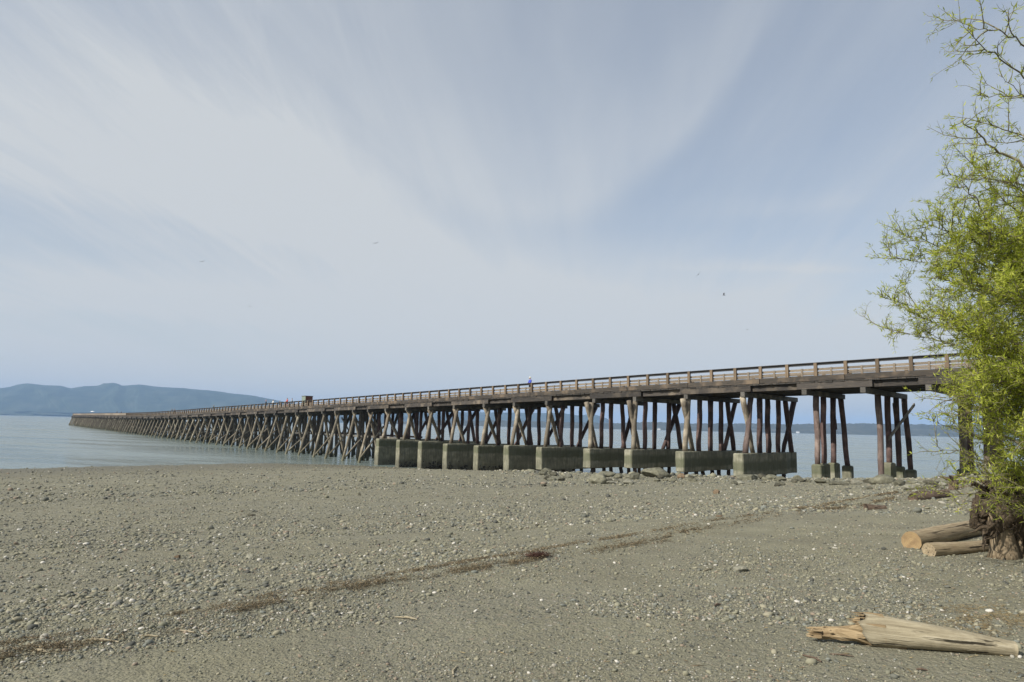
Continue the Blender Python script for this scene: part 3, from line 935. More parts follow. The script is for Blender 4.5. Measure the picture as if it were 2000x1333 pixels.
def build_pier():
    rnd = random.Random(3)
    base = pp(0, WID / 2, 0); base.z = float(ground_z(base.x, base.y))
    root = empty('timber_pier', base)
    tag(root, 'long dark timber trestle pier on slanting piles and concrete footings running out to sea', 'pier')
    W = Matrix.Translation(base).inverted()
    capz = lambda k: H(k) - 2.72            # underside of the caps
    # ---- bents: (k, kind, footing data)
    foot = [  # left edge px, top py, bottom py, bend t, has gap under
        (1441, 886, 932, 6.9), (1327, 882, 923, 9.0), (1226, 878.5, 915.5, 9.2), (1145, 876.5, 915, 9.0), (1052, 873.5, 919, 4.6),
        (988, 870, 924, 9.0), (929, 870.5, 922.5, 9.0), (869, 867, 919, 9.0), (820, 862, 917, 9.0), (777, 859.5, 914, 9.0), (737, 857, 911, 9.0)]
    bents = []
    kA, kB = k_at(1572, -.5, H(4) - 2.6), k_at(1686, -.5, H(2) - 2.6)
    kC = kB - (kA - kB) * 1.0
    for k in (kC - 1.0, kC, kB, kA): bents.append([k, 'shore', None])
    for fd in foot: bents.append([k_at(fd[0], -1.8, EYE - 2.3), 'foot', fd])
    k = bents[-1][0]
    for px in (725.7, 696, 661, 636, 607.6):
        bents.append([k_at(px, .1, H(38) - 2.9), 'sea', None])
    k = bents[-1][0]
    while k < 228:
        k += 2.5; bents.append([k, 'sea', None])
    NEAR = 15 + 4        # bents whose piles are parts of their own
    rest = MB(); rest_b = MB(); rest_br = MB(); n_pile = 0; n_brace = 0
    meas = {  # measured piles of the nearest bents: image x at the top and at the foot
        0: [(1926, 1930), (1938, 1941), (1949, 1953)],
        1: [(1879, 1881), (1893, 1895), (1904, 1907)],
        2: [(1714, 1722), (1733, 1737), (1750, 1756), (1766, 1778)],
        3: [(1594, 1597), (1608, 1609), (1627, 1628), (1642, 1655)],
        4: [(1466, 1456), (1453, 1474), (1484, 1484), (1500, 1501), (1521, 1520), (1552, 1533), (1534, 1546)],
        5: [(1345, 1338), (1335, 1356), (1367.6, 1364.7), (1387, 1387.5), (1407.5, 1408.5), (1439, 1417.6), (1420.7, 1433)],
        6: [(1242, 1237), (1231, 1250), (1261, 1259), (1279, 1278), (1306, 1305), (1330, 1297), (1316, 1330)],
        7: [(1155, 1153), (1147, 1168), (1177, 1174), (1194, 1193), (1215, 1219), (1240, 1218), (1228, 1240)]}
    for bi, (k, kind, fd) in enumerate(bents):
        cz = capz(k)
        near = bi < NEAR
        # cap
        tmax = max([WID] + [t_at(k, a, cz) for a, _ in meas.get(bi, [])]) + .35
        A, B = pp(k, -.55 - .15 * rnd.random(), cz + .22), pp(k, tmax, cz + .22)
        beam('pile_cap', A, B, .40, .44, M['cap'], root)
        if kind == 'foot':
            px, tp, bp, tb = fd
            zt = at_depth(px, tp, (pp(k, -1.8).y))[2]; zb = at_depth(px, bp, (pp(k, -1.8).y))[2]
            if bp > 905 and bi in (14, 13, 12, 11, 10, 9): zb = min(zb, 0.6) - .45 if bi >= 12 else zb - .3
            th = float(np.interp(k, _KS, _th))
            o_ = pp(k, 0, 0); m = Matrix.Rotation(th, 4, 'Z'); m.translation = o_
            ch = .62
            prof = [(-1.8, -.42), (-1.72, -.5), (tb, -.62), (10.3, -.62 + max(0, 10.3 - tb) * .25), (10.3, .62 - max(0, 10.3 - tb) * .25), (tb, .62), (-1.72, .5), (-1.8, .42)]
            v, f = rough_prism(prof, zb, zt, bi)
            fo = MB(); fo.add(v, f)
            fobj = fo.build('concrete_footing', M['concrete'], root, m)
            if bi == 14:   # the outermost footing carries a ledge
                b = MB(); pr = [(-1.9, -.45), (-1.8, -.57), (9, -.70), (9, .70), (-1.8, .57), (-1.9, .45)]
                b.add(*prism(pr, zb - .05, zt - 1.35)); b.build('footing_ledge', M['concrete'], fobj, m)
            if bi >= 10:   # mussels on the shoreward face
                crust(fobj, m, tb, zb, bi)
            pb = zt + .04
            if 4 <= bi <= 8:  # undermined: stub piles carry it
                for t_ in (-.6, 1.2, 2.4, 4.2, 5.6, 7.6):
                    P = pp(k, t_, zb + .02); G = pp(k, t_ + rnd.uniform(-.1, .1), 0); G.z = float(ground_z(G.x, G.y)) - .3
                    if G.z < zb - .05: pile_obj('stub_pile', P, G, .2, .22, M['pile'], fobj, 900 + bi * 10 + int(t_ * 3), 8)
            ml = meas.get(bi)
            if ml:
                prs = [(t_at(k, a, cz), t_at(k, b_, pb)) for a, b_ in ml]
            else:
                j = lambda s=.12: rnd.uniform(-s, s)
                prs = [(.15 + j(), -.75 + j()), (-.25 + j(), 1.9 + j(.3)), (2.1 + j(), 2.0 + j()), (3.8 + j(.3), 3.8 + j()), (5.4 + j(), 5.4 + j()), (8.2 + j(), 5.3 + j(.5)), (6.9 + j(), 7.9 + j())]
            for i, (t0, t1) in enumerate(prs):
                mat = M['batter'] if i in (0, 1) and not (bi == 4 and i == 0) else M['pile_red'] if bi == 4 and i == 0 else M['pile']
                pile_obj('pile', pp(k + rnd.uniform(-.03, .03) + (.05 if i in (1, 5) else 0), t0, cz + .01), pp(k + (.07 if i in (1, 5) else 0), t1, pb - .03), .25 * rnd.uniform(.92, 1.1), (.24 if i not in (1, 5) else .19) * rnd.uniform(.92, 1.1), mat, root, bi * 20 + i); n_pile += 1
        elif kind == 'shore':
            ml = meas.get(bi)
            gy = {0: 903, 1: 905, 2: 903, 3: 907}.get(bi, 905)
            prs = []
            for i in range(len(ml) if ml else 4):
                if ml:
                    z1 = EYE - 2.45; t0 = t_at(k, ml[i][0], cz); t1 = t_at(k, ml[i][1], z1)
                else: t0 = t1 = 1.2 + i * 1.9
                prs.append((t0, t1))
            for i, (t0, t1) in enumerate(prs):
                g = pp(k, t1, 0); g.z = float(ground_z(g.x, g.y))
                whole = (bi == 2 and i == 0)
                zt = g.z - .2 if whole else at_depth(1000, gy, g.y)[2] if not ml else at_depth(ml[i][1], gy + (i - 1) * -1.5, g.y)[2]
                zt = g.z - .2 if whole else max(g.z + .9, min(zt, g.z + 2.0))
                po = pile_obj('pile', pp(k, t0, cz + .01), pp(k, t1, zt - .03), .30 if bi < 2 else .25, .29 if bi < 2 else .235, M['batter'] if bi == 1 and i == 0 else M['pile_red'] if (whole or i == 0) else M['pile'], root, bi * 20 + i); n_pile += 1  # one near pile takes the paler wood with sunlight painted in
                if not whole:
                    w = .42; b = MB()
                    pr = [(-w, -w * .8), (-w * .8, -w), (w * .8, -w), (w, -w * .8), (w, w * .8), (w * .8, w), (-w * .8, w), (-w, w * .8)]
                    v, f = prism(pr, g.z - .5, zt - .05)
                    v2 = [(x * .72, y * .72, zt + .06) for x, y in pr]; n = 8
                    f = f[:-1] + [(n + q, n + (q + 1) % n, 2 * n + (q + 1) % n, 2 * n + q) for q in range(n)] + [tuple(range(2 * n, 3 * n))]
                    b.add(v + v2, f)
                    th = float(np.interp(k, _KS, _th)); mm = Matrix.Rotation(th + rnd.uniform(-.1, .1), 4, 'Z'); q_ = pp(k, t1, 0); mm.translation = q_
                    b.build('concrete_pedestal', M['concrete'], po, mm)
            if bi == 2:   # the plank brace on the second cluster
                zA = at_depth(1728, 857, pp(k, prs[0][1]).y)[2]; zB = at_depth(1779, 789, pp(k, prs[3][0]).y)[2]
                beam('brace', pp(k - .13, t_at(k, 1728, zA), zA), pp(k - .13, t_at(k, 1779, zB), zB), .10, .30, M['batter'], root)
                beam('brace', pp(k + .13, t_at(k, 1752, H(k) - 3.2), H(k) - 3.2), pp(k + .13, t_at(k, 1757, H(k) - 5.2), H(k) - 5.2), .1, .3, M['pile'], root)
            if bi == 3:
                beam('brace', pp(k + .15, t_at(k, 1639, H(k) - 4.6), H(k) - 4.6), pp(k + .15, t_at(k, 1641, H(k) - 5.6), H(k) - 5.6), .12, .3, M['pile'], root)
        else:
            j = lambda s=.15: rnd.uniform(-s, s)
            far = bi >= NEAR
            prs = [(.1 + j(), -2.2 + j(.3), 1), (-.2 + j(), 2.5 + j(.4), 1), (1.5 + j(), 1.5 + j(), 0), (2.6 + j(.4), 2.6 + j(), 0), (4.2 + j(.3), 4.1 + j(), 0), (5.9 + j(), 5.9 + j(), 0), (7.3 + j(), 7.2 + j(), 0),
                   (8.2 + j(), 10.0 + j(), 0), (8.4, 5.2 + j(.5), 0)]
            if bi % 3 == 1: prs.append((.9, 0.9 + j(), 0))
            for i, (t0, t1, w) in enumerate(prs):
                dk = rnd.uniform(-.05, .05) + (.12 if i in (1, 8) else 0)
                T, Bq = pp(k + dk, t0, cz + .01), pp(k + dk * 1.2, t1, -1.5)
                if not far and n_pile < 100:
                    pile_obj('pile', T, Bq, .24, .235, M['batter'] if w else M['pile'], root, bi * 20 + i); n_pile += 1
                else:
                    mb = rest_b if w else rest
                    mb.tube([T, (T + Bq) / 2 + Vector((j(.06), j(.06), 0)), Bq], [.24, .23, .235], 8 if bi < 40 else 6, True, .05, bi * 30 + i)
            # low raking struts between the piles and longitudinal girts
            zlo = rnd.uniform(.4, .9)
            for (ta, za, tb_, zb_) in ((-1.6 + j(), zlo, 2.4 + j(), cz - 2.6 + j(.5)), (3.2 + j(), cz - .6, 7.2 + j(), 1.2 + j())):
                P, Q = pp(k - .12, ta, za), pp(k - .12, tb_, zb_)
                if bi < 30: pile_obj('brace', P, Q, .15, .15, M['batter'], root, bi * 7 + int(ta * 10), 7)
                else: beam_into(rest_br, P, Q, .25, .25)
    if rest.v: tag(rest.build('pile', M['pile_far'], root, Matrix()), kind='stuff')
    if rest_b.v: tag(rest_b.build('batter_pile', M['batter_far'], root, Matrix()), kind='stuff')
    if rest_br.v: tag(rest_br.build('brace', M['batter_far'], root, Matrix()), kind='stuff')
    # longitudinal girts half way down, where the photo shows them
    ks = [b[0] for b in bents]
    for a, b_ in ((14, 16), (16, 18), (18, 20), (20, 22)):
        k0, k1 = ks[a], ks[b_]
        beam('girt', pp(k0 - .2, 2.9, 4.05), pp(k1 + .1, 2.9, 4.05 + rnd.uniform(-.1, .1)), .12, .34, M['cap'], root)
        beam('girt', pp(k0, 6.4, 4.3), pp(k1, 6.4, 4.3), .12, .3, M['pile'], root)
    # ---- stringers, alternately standing proud
    for i in range(len(ks) - 1):
        k0, k1 = ks[i], ks[i + 1]
        z0, z1 = H(k0) - 1.99, H(k1) - 1.99
        if i % 2 == 0: a, b_, t = k0 - .28, k1 + .28, -.34
        else: a, b_, t = k0 - .05, k1 + .05, -.02
        za, zb_ = H(a) - 2.0, H(b_) - 2.0
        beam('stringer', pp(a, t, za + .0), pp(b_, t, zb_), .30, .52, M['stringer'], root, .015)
    ins = MB()
    for i in range(len(ks) - 1):
        for t in (1.3, 1.75, 2.6, 4.0, 4.5, 5.6, 6.6, 7.6, 8.3):
            beam_into(ins, pp(ks[i] - .1, t, H(ks[i] - .1) - 2.0), pp(ks[i + 1] + .1, t + .01, H(ks[i + 1] + .1) - 2.0), .30, .5)
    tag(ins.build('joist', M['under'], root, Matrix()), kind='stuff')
    # ---- plank deck (ragged plank ends), edge timber
    dk = MB(); k = -12.0; i = 0
    while k < 228.5:
        st = .125 if k < 40 else .5
        w = st * BAY
        e0 = -.42 - rnd.uniform(0, .14) if k < 40 else -.45
        A, B = pp(k + st / 2, e0, H(k) - 1.67), pp(k + st / 2, WID + .4, H(k) - 1.67)
        beam_into(dk, A, B, w * .96, .10)
        k += st; i += 1
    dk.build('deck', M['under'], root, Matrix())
    wk = MB(); k = -12.0
    while k < 228: beam_into(wk, pp(k, WID / 2, H(k) - 1.10), pp(k + 1, WID / 2, H(k + 1) - 1.10), WID - .3, .09); k += 1
    wk.build('walkway', M['board'], root, Matrix())
    kk = -12.0; n = 0
    while kk < 228:
        L = 3.0 if n < 60 else 8.0
        k2 = min(kk + L, 228.3)
        beam('edge_timber', pp(kk + .01, -.22, H(kk) - 1.36), pp(k2 - .01, -.22, H(k2) - 1.36), .30, .44, M['edge'], root, .02)
        kk = k2; n += 1
    beam_n = MB(); kk = -12.0
    while kk < 228:
        k2 = min(kk + 6, 228.3); beam_into(beam_n, pp(kk, WID + .2, H(kk) - 1.36), pp(k2, WID + .2, H(k2) - 1.36), .28, .44); kk = k2
    beam_n.build('edge_timber', M['edge'], root, Matrix())
    # blocks in the slot under the edge timber
    blk = MB(); k = -5.0
    while k < 60:
        beam_into(blk, pp(k, -.30, H(k) - 1.62), pp(k + rnd.uniform(.15, .5), -.30, H(k) - 1.62), .16, .08); k += rnd.uniform(.8, 1.8)
    blk.build('deck_block', M['edge'], root, Matrix())
    # ---- railings
    top_n, top_f, mid_n, mid_f, posts_f, stile_f = MB(), MB(), MB(), MB(), MB(), MB()
    posts = list(np.arange(-6, 229))
    n_post = 0; n_st = 0
    for k in posts:
        k = float(k) + rnd.uniform(-.01, .01); z = H(k)
        th = float(np.interp(k, _KS, _th))
        if n_post < 100:
            m = Matrix.Rotation(th, 4, 'Z') @ Matrix.Rotation(rnd.uniform(-.008, .008), 4, 'Y'); m.translation = pp(k, -.10, z - .60 + rnd.uniform(-.01, .01))
            b = MB(); b.box(Matrix.Rotation(math.pi / 2, 4, 'Y'), 1.20, .27, .21, .012); b.build('rail_post', M['post'], root, m); n_post += 1
        else:
            m = Matrix.Rotation(th, 4, 'Z'); m.translation = pp(k, -.10, z - .60); posts_f.box(m, .21, .27, 1.20)
        m = Matrix.Rotation(th, 4, 'Z'); m.translation = pp(k, WID + .1, z - .60); posts_f.box(m, .21, .27, 1.20)
        k2 = k + .5; z2 = H(k2)
        th = float(np.interp(k2, _KS, _th))
        if n_st < 100:
            m = Matrix.Rotation(th, 4, 'Z'); m.translation = pp(k2, .02, z2 - .78)
            b = MB(); b.box(Matrix.Rotation(math.pi / 2, 4, 'Y'), .70, .16, .07, .006); b.build('rail_stile', M['board'], root, m); n_st += 1
        else:
            m = Matrix.Rotation(th, 4, 'Z'); m.translation = pp(k2, .02, z2 - .78); stile_f.box(m, .07, .16, .70)
    for k in posts[:-1]:
        k = float(k)
        far = k > 100
        beam_into(top_n, pp(k, .08, H(k) - .10), pp(k + 1, .08, H(k + 1) - .10), .10, .20)
        beam_into(top_n, pp(k, .02, H(k) + .018), pp(k + 1, .02, H(k + 1) + .018), .30, .04)
        beam_into(top_f, pp(k, WID - .08, H(k) - .06), pp(k + 1, WID - .08, H(k + 1) - .06), .10, .22)
        for dz, h in ((.55, .20), (.80, .09), (.98, .09)):
            j = rnd.uniform(-.01, .01)
            beam_into(mid_n, pp(k, .10, H(k) - dz + j), pp(k + 1, .10, H(k + 1) - dz + j), .05, h)
            beam_into(mid_f, pp(k, WID - .10, H(k) - dz + j), pp(k + 1, WID - .10, H(k + 1) - dz + j), .05, h)
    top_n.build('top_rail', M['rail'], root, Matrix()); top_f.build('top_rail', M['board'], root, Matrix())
    mid_n.build('mid_rail', M['board'], root, Matrix()); mid_f.build('mid_rail', M['board'], root, Matrix())
    tag(posts_f.build('rail_post', M['post'], root, Matrix()), kind='stuff')
    tag(stile_f.build('rail_stile', M['board'], root, Matrix()), kind='stuff')
    # solid boarding on the rail of the pier head
    b = MB(); k = 128.0
    while k < 228: beam_into(b, pp(k, -.26, H(k) - .55), pp(k + 4, -.26, H(k + 4) - .55), .05, .9); k += 4
    b.build('rail_boarding', M['board'], root, Matrix())
    # iron ladder rungs on the shoreward side of the last footing
    b = MB(); kf = bents[4][0]
    for z in (H(kf) - 3.2, H(kf) - 4.4, H(kf) - 5.6): beam_into(b, pp(kf - .12, 1.5, z), pp(kf - .12, 1.9, z), .05, .05)
    b.build('ladder_rung', M['rust'], root, Matrix())
    return root


def crust(fobj, m, tb, zb, seed):
    """mussel layer: many small shells and clumps on the foot of the shoreward face"""
    rnd = np.random.default_rng(seed); n = 520
    bv, bf = ico(1)
    g = np.clip(ground_z(*(np.array(m.translation)[:2])), 0, None)
    x = rnd.uniform(-1.6, 8.6, n); z = max(zb, float(g) - .1) + np.abs(rnd.normal(.35, .42, n))
    keep = fbm(x * .9, z * 1.2, seed, 3) > .36
    x, z = x[keep], np.clip(z[keep], zb + .02, zb + 1.55)
    y = -(.5 + (x + 1.7) / (tb + 1.7) * .12) - .01
    s = np.exp(rnd.normal(math.log(.11), .4, len(x)))
    V = bv[None] * (s[:, None] * .6)[..., None] * rnd.uniform(.6, 1.3, (len(x), len(bv)))[..., None] * np.array([1.1, .55, 1.0])
    V += np.stack([x, y, z], -1)[:, None]
    F = (bf[None] + (np.arange(len(x)) * len(bv))[:, None, None]).reshape(-1, 3)
    me = big_mesh('mussel_crust', V.reshape(-1, 3), F)
    link('mussel_crust', me, M['mussel'], fobj, m)


# ------------------------------------------------------------------ people
def skin_mesh(name, pts, edges, radii, root=0, sub=2):
    me = bpy.data.meshes.new(name); me.from_pydata(pts, edges, [])
    o = bpy.data.objects.new(name, me); COL.objects.link(o)
    md = o.modifiers.new('s', 'SKIN'); md.use_smooth_shade = True
    for i, r in enumerate(radii):
        me.skin_vertices[0].data[i].radius = (r, r) if not isinstance(r, tuple) else r
        me.skin_vertices[0].data[i].use_root = (i == root)
    s = o.modifiers.new('d', 'SUBSURF'); s.levels = sub; s.render_levels = sub
    dg = bpy.context.evaluated_depsgraph_get(); dg.update()
    out = bpy.data.meshes.new_from_object(o.evaluated_get(dg)); out.name = name
    bpy.data.objects.remove(o); return out


def build_person_kit():
    """one standing figure 1.72 m tall facing +Y, hands forward on a rail; parts as meshes"""
    kit = {}
    pts, ed, ra = [], [], []
    def v(p, r, par=None):
        pts.append(p); ra.append(r); i = len(pts) - 1
        if par is not None: ed.append((par, i))
        return i
    pel = v((0, 0, .94), (.15, .11)); wa = v((0, 0, 1.10), (.13, .095), pel); ch = v((0, .01, 1.30), (.155, .11), wa)
    ne = v((0, .0, 1.45), (.065, .065), ch); n2 = v((0, .02, 1.51), (.055, .055), ne)
    jaw = v((0, .045, 1.57), (.062, .07), n2); he = v((0, .03, 1.64), (.078, .095), jaw); v((0, .02, 1.70), (.055, .065), he)
    v((0, .135, 1.605), (.012, .014), jaw)                           # nose
    for s in (-1, 1):
        v((s * .085, .03, 1.615), (.012, .02), he)                   # ear
        sh = v((s * .18, 0, 1.40), .062, ch); el = v((s * .25, .06, 1.14), .046, sh); wr = v((s * .17, .26, 1.03), .032, el)
        pm = v((s * .155, .31, 1.03), (.04, .022), wr)
        for q in range(4): a = v((s * (.155 + .014 * (q - 1.5)), .355, 1.03), .010, pm); v((s * (.155 + .014 * (q - 1.5)), .385 - .006 * abs(q - 1.3), 1.015), .009, a)
        tb = v((s * .118, .315, 1.025), .010, pm); v((s * .108, .34, 1.015), .009, tb)
        hi = v((s * .09, 0, .86), .088, pel); kn = v((s * .10, .02, .48), .058, hi); an = v((s * .10, -.02, .09), .04, kn)
        v((s * .105, .12, .04), (.042, .03), an)
    kit['body'] = skin_mesh('body', pts, ed, ra)
    def part(nm, P, E, R_): kit[nm] = skin_mesh(nm, P, E, R_)
    P = [(0, 0, .92), (0, 0, 1.10), (0, .01, 1.30), (0, 0, 1.43)]; R_ = [(.175, .135), (.16, .125), (.185, .14), (.09, .085)]; E = [(0, 1), (1, 2), (2, 3)]
    for s in (-1, 1):
        n = len(P); P += [(s * .185, 0, 1.40), (s * .252, .06, 1.14), (s * .18, .235, 1.035)]; R_ += [.078, .062, .046]; E += [(2, n), (n, n + 1), (n + 1, n + 2)]
    part('jacket', P, E, R_)
    P = [(0, 0, .97)]; R_ = [(.168, .13)]; E = []
    for s in (-1, 1):
        n = len(P); P += [(s * .09, 0, .84), (s * .10, .02, .48), (s * .10, -.02, .12)]; R_ += [.105, .078, .064]; E += [(0, n), (n, n + 1), (n + 1, n + 2)]
    part('trousers', P, E, R_)
    part('hair', [(0, .0, 1.60), (0, .005, 1.68), (0, .03, 1.735)], [(0, 1), (1, 2)], [(.085, .085), (.098, .108), (.06, .07)])
    b = MB()
    b.tube([(0, .02, 1.675), (0, .02, 1.68), (0, .02, 1.69), (0, .02, 1.75), (0, .02, 1.785), (0, .02, 1.795)], [.165, .17, .112, .105, .075, .01], 16)
    kit['hat'] = mesh('hat', b.v, b.f, True)
    return kit


def build_people():
    kit = build_person_kit()
    skin = flat('skin', (.42, .26, .18), .6)
    mats = {}
    def mat(n, c):
        if n not in mats: mats[n] = flat(n, c)
        return mats[n]
    C = {'blue': (.06, .09, .42), 'white': (.5, .5, .48), 'cream': (.68, .64, .5), 'black': (.03, .03, .035), 'navy': (.05, .06, .10), 'red': (.46, .09, .06), 'dark brown': (.06, .04, .03),
         'brown': (.12, .075, .045), 'grey': (.25, .26, .27), 'pale blue': (.42, .52, .60), 'pink': (.55, .28, .30), 'green': (.06, .10, .06), 'tan': (.35, .26, .16), 'orange': (.5, .24, .08)}
    # photo x, sink (m, how much lower than standing: seated or small), jacket, trousers, hair colour, hat colour or None, label
    L = [
        (1035.5, .0, 'blue', 'navy', 'white', 'cream', 'person in a bright blue jacket and cream hat leaning at the near railing'),
        (519.5, .0, 'black', 'black', 'dark brown', 'pink', 'person in black with a pinkish hat, leftmost of the group left of the cabinet'),
        (533.5, .0, 'white', 'navy', 'black', None, 'dark haired person in a white top at the railing of the pier'),
        (546.5, .35, 'brown', 'tan', 'brown', None, 'short brown haired person barely showing above the railing beside the red one'),
        (561, -.08, 'red', 'red', 'brown', None, 'person in red clothes standing tall at the railing left of the cabinet'),
        (570.5, .05, 'grey', 'grey', 'dark brown', None, 'person in a grey jacket between the red one and the green cabinet'),
        (417.5, .1, 'green', 'navy', 'black', None, 'person in dark green alone at the railing in front of the mountain'),
        (341, .2, 'brown', 'brown', 'red', None, 'reddish haired person in brown far along the pier before the mountain'),
        (336, .15, 'black', 'black', 'dark brown', None, 'person in black beside the reddish haired one far along the pier'),
        (228.5, -.1, 'black', 'navy', 'black', None, 'dark figure near the pier head, taller of a dark pair'),
        (237.0, .05, 'navy', 'brown', 'dark brown', None, 'brownish figure near the pier head, shorter of a dark pair'),
        (173.5, .25, 'grey', 'grey', 'dark brown', None, 'grey figure beside the white canopy at the pier head'),
        (149, .2, 'navy', 'black', 'dark brown', None, 'tiny dark figure at the outermost end of the pier'),
    ]
    for px, sink, jk, tr, hr, hat, lab in L:
        t = .55
        z = 9.0
        # along the pier
        ks = np.arange(0, 229, .25); xs = np.array([proj(pp(k, t, H(k)))[0] for k in ks])
        k = float(np.interp(-px, -xs, ks))
        deck = H(k) - 1.05
        p = pp(k, t, deck)
        e = empty('person', p); th = float(np.interp(k, _KS, _th))
        e.rotation_euler = (0, 0, th + math.pi / 2 + random.uniform(-.6, .6))
        sc = (1.86 - sink) / 1.72
        e.scale = (sc, sc, sc)
        tag(e, lab, 'person')
        def part(n, m):
            me = kit[n].copy(); me.materials.clear()
            o = link(n, me, m, e); return o
        part('body', skin); part('jacket', mat(jk + '_cloth', C[jk])); part('trousers', mat(tr + '_cloth', C[tr])); part('hair', mat(hr + '_hair', C[hr]))
        if hat: part('hat', mat(hat + '_hat', C[hat]))


def build_cabinet():
    ks = np.arange(20, 70, .1); xs = np.array([proj(pp(k, .9, H(k)))[0] for k in ks])
    k0, k1 = float(np.interp(-592, -xs, ks)), float(np.interp(-600, -xs, ks))
    k = (k0 + k1) / 2
    th = float(np.interp(k, _KS, _th)); p = pp(k, 1.3, H(k) - 1.05)
    e = empty('cabinet', p); e.rotation_euler = (0, 0, th)
    tag(e, 'big box cabinet with pale green side and rust brown front standing on the pier deck', 'cabinet')
    b = MB(); b.box(Matrix.Translation((.0, 0, 1.02)), 1.5, 1.9, 2.04, .03)
    b.build('body', M['greenpaint'], e)
    b = MB(); b.box(Matrix.Translation((.0, -.98, 1.02)), 1.44, .05, 1.96); b.build('door', M['rust'], e)
    b = MB(); b.box(Matrix.Translation((0, 0, 2.08)), 1.7, 2.1, .07); b.build('roof', flat('roof_sheet', (.16, .16, .15)), e)
    # white canopy at the pier head
    ks = np.arange(100, 229, .25); xs = np.array([proj(pp(k, .9, H(k)))[0] for k in ks])
    k = float(np.interp(-178.5, -xs, ks)); p = pp(k, 1.4, H(k) - 1.05)
    e = empty('parasol', p); tag(e, 'tiny white parasol open over the railing at the pier head', 'parasol')
    b = MB(); b.tube([(0, 0, 0), (0, 0, 2.1)], .03, 6); b.build('pole', flat('pole_grey', (.4, .4, .4)), e)
    b = MB(); b.tube([(0, 0, 1.95), (0, 0, 1.98), (0, 0, 2.3), (0, 0, 2.42)], [1.15, 1.15, .5, .03], 10); b.build('canopy', flat('canopy_white', (.8, .8, .78)), e)


# ------------------------------------------------------------------ birds
def build_birds():
    mt = simple_mat('gull_plumage', [(.3, (.10, .10, .11)), (.7, (.2, .2, .2))], 8); mt2 = simple_mat('gull_wing', [(.3, (.07, .07, .08)), (.7, (.14, .14, .15))], 8)
    L = [(395, 511.5, 190, .25, .3, .35, 'small gull banking low on the left above the hills'), (488, 599, 200, 0, .05, .1, 'faint level gull below the other left hand gull'),
         (734, 475.5, 180, .3, .1, .25, 'gull gliding near the middle of the sky with arched wings'), (1364, 536.5, 150, 1.0, .0, .15, 'steeply banked gull with outstretched wings above the long pier'),
         (1414, 577, 150, .2, 1.2, .9, 'dark compact bird seen end on, right of the banked gull'), (1460, 644, 230, .1, .3, .3, 'faintest gull low over the pier right of the dark compact bird')]
    for px, py, d, roll, yaw, dih, lab in L:
        p = at_depth(px, py, d)
        e = empty('gull', p); e.rotation_euler = (0, -.82 * roll if roll else 0, yaw); tag(e, lab, 'bird')
        s = 1.0 if d < 200 else .8
        b = MB(); b.tube([(0, -.32 * s, 0), (0, -.2 * s, .0), (0, 0, .0), (0, .16 * s, .02), (0, .25 * s, .045), (0, .31 * s, .04), (0, .36 * s, .03)], [.01, .05, .085, .065, .05, .04, .008], 10)
        b.add([(-.07, -.46 * s, .01), (.07, -.46 * s, .01), (.03, -.25 * s, .01), (-.03, -.25 * s, .01), (-.07, -.46 * s, -.01), (.07, -.46 * s, -.01), (.03, -.25 * s, -.01), (-.03, -.25 * s, -.01)],
              [(0, 1, 2, 3), (7, 6, 5, 4), (0, 4, 5, 1), (1, 5, 6, 2), (2, 6, 7, 3), (3, 7, 4, 0)])
        b.build('body', mt, e, None, True)
        for sg in (-1, 1):
            st = [(.05, .10, -.10, 0), (.30, .13, -.09, .30 * dih + .03), (.52, .06, -.12, .5 * dih), (.74, -.08, -.20, .55 * dih)]
            v = []
            for x, a, c, z in st:
                v += [(sg * x * s, a * s, z * s + .012), (sg * x * s, c * s, z * s + .012), (sg * x * s, c * s, z * s - .012), (sg * x * s, a * s, z * s - .012)]
            f = [(i * 4 + j, i * 4 + (j + 1) % 4, i * 4 + 4 + (j + 1) % 4, i * 4 + 4 + j) for i in range(3) for j in range(4)] + [(3, 2, 1, 0), (12, 13, 14, 15)]
            b = MB(); b.add(v, f); b.build('wing', mt2, e)


# ------------------------------------------------------------------ driftwood
def log_mesh(L, rA, rB, seed, n=26, rings=40, jag=0.0, rough=.10, bend=.02, oval=1.0):
    rnd = np.random.default_rng(seed)
    V = []
    for i in range(rings):
        t = i / (rings - 1); x = (t - .5) * L
        r = rA + (rB - rA) * t ** 1.1
        a = np.linspace(0, 2 * np.pi, n, endpoint=False)
        k = 1 + rough * 2 * (fbm(np.cos(a) * 1.6 + t * L * 1.2 + seed, np.sin(a) * 1.6 + 3 + t * L * .4, seed, 4) - .5) + .03 * (rnd.random(n) - .5)
        cy = bend * math.sin(t * 3 + seed); cz = bend * .6 * math.sin(t * 4.2 + 2 * seed)
        xx = np.full(n, x)
        if jag and t < .16:
            e_ = fbm(np.cos(a) * 2.1 + 9, np.sin(a) * 2.1 + seed, 5, 3)
            xx = xx + (1 - t / .16) ** 1.3 * jag * ((e_ - .5) * 2.4 + .25 + .2 * (rnd.random(n) - .5) - .25 * np.sin(a))
        V.append(np.stack([xx, cy + r * k * np.cos(a) * oval, cz + r * k * np.sin(a)], -1))
    v = np.concatenate(V)
    f = [(i * n + j, i * n + (j + 1) % n, (i + 1) * n + (j + 1) % n, (i + 1) * n + j) for i in range(rings - 1) for j in range(n)]
    return v, f, n, rings


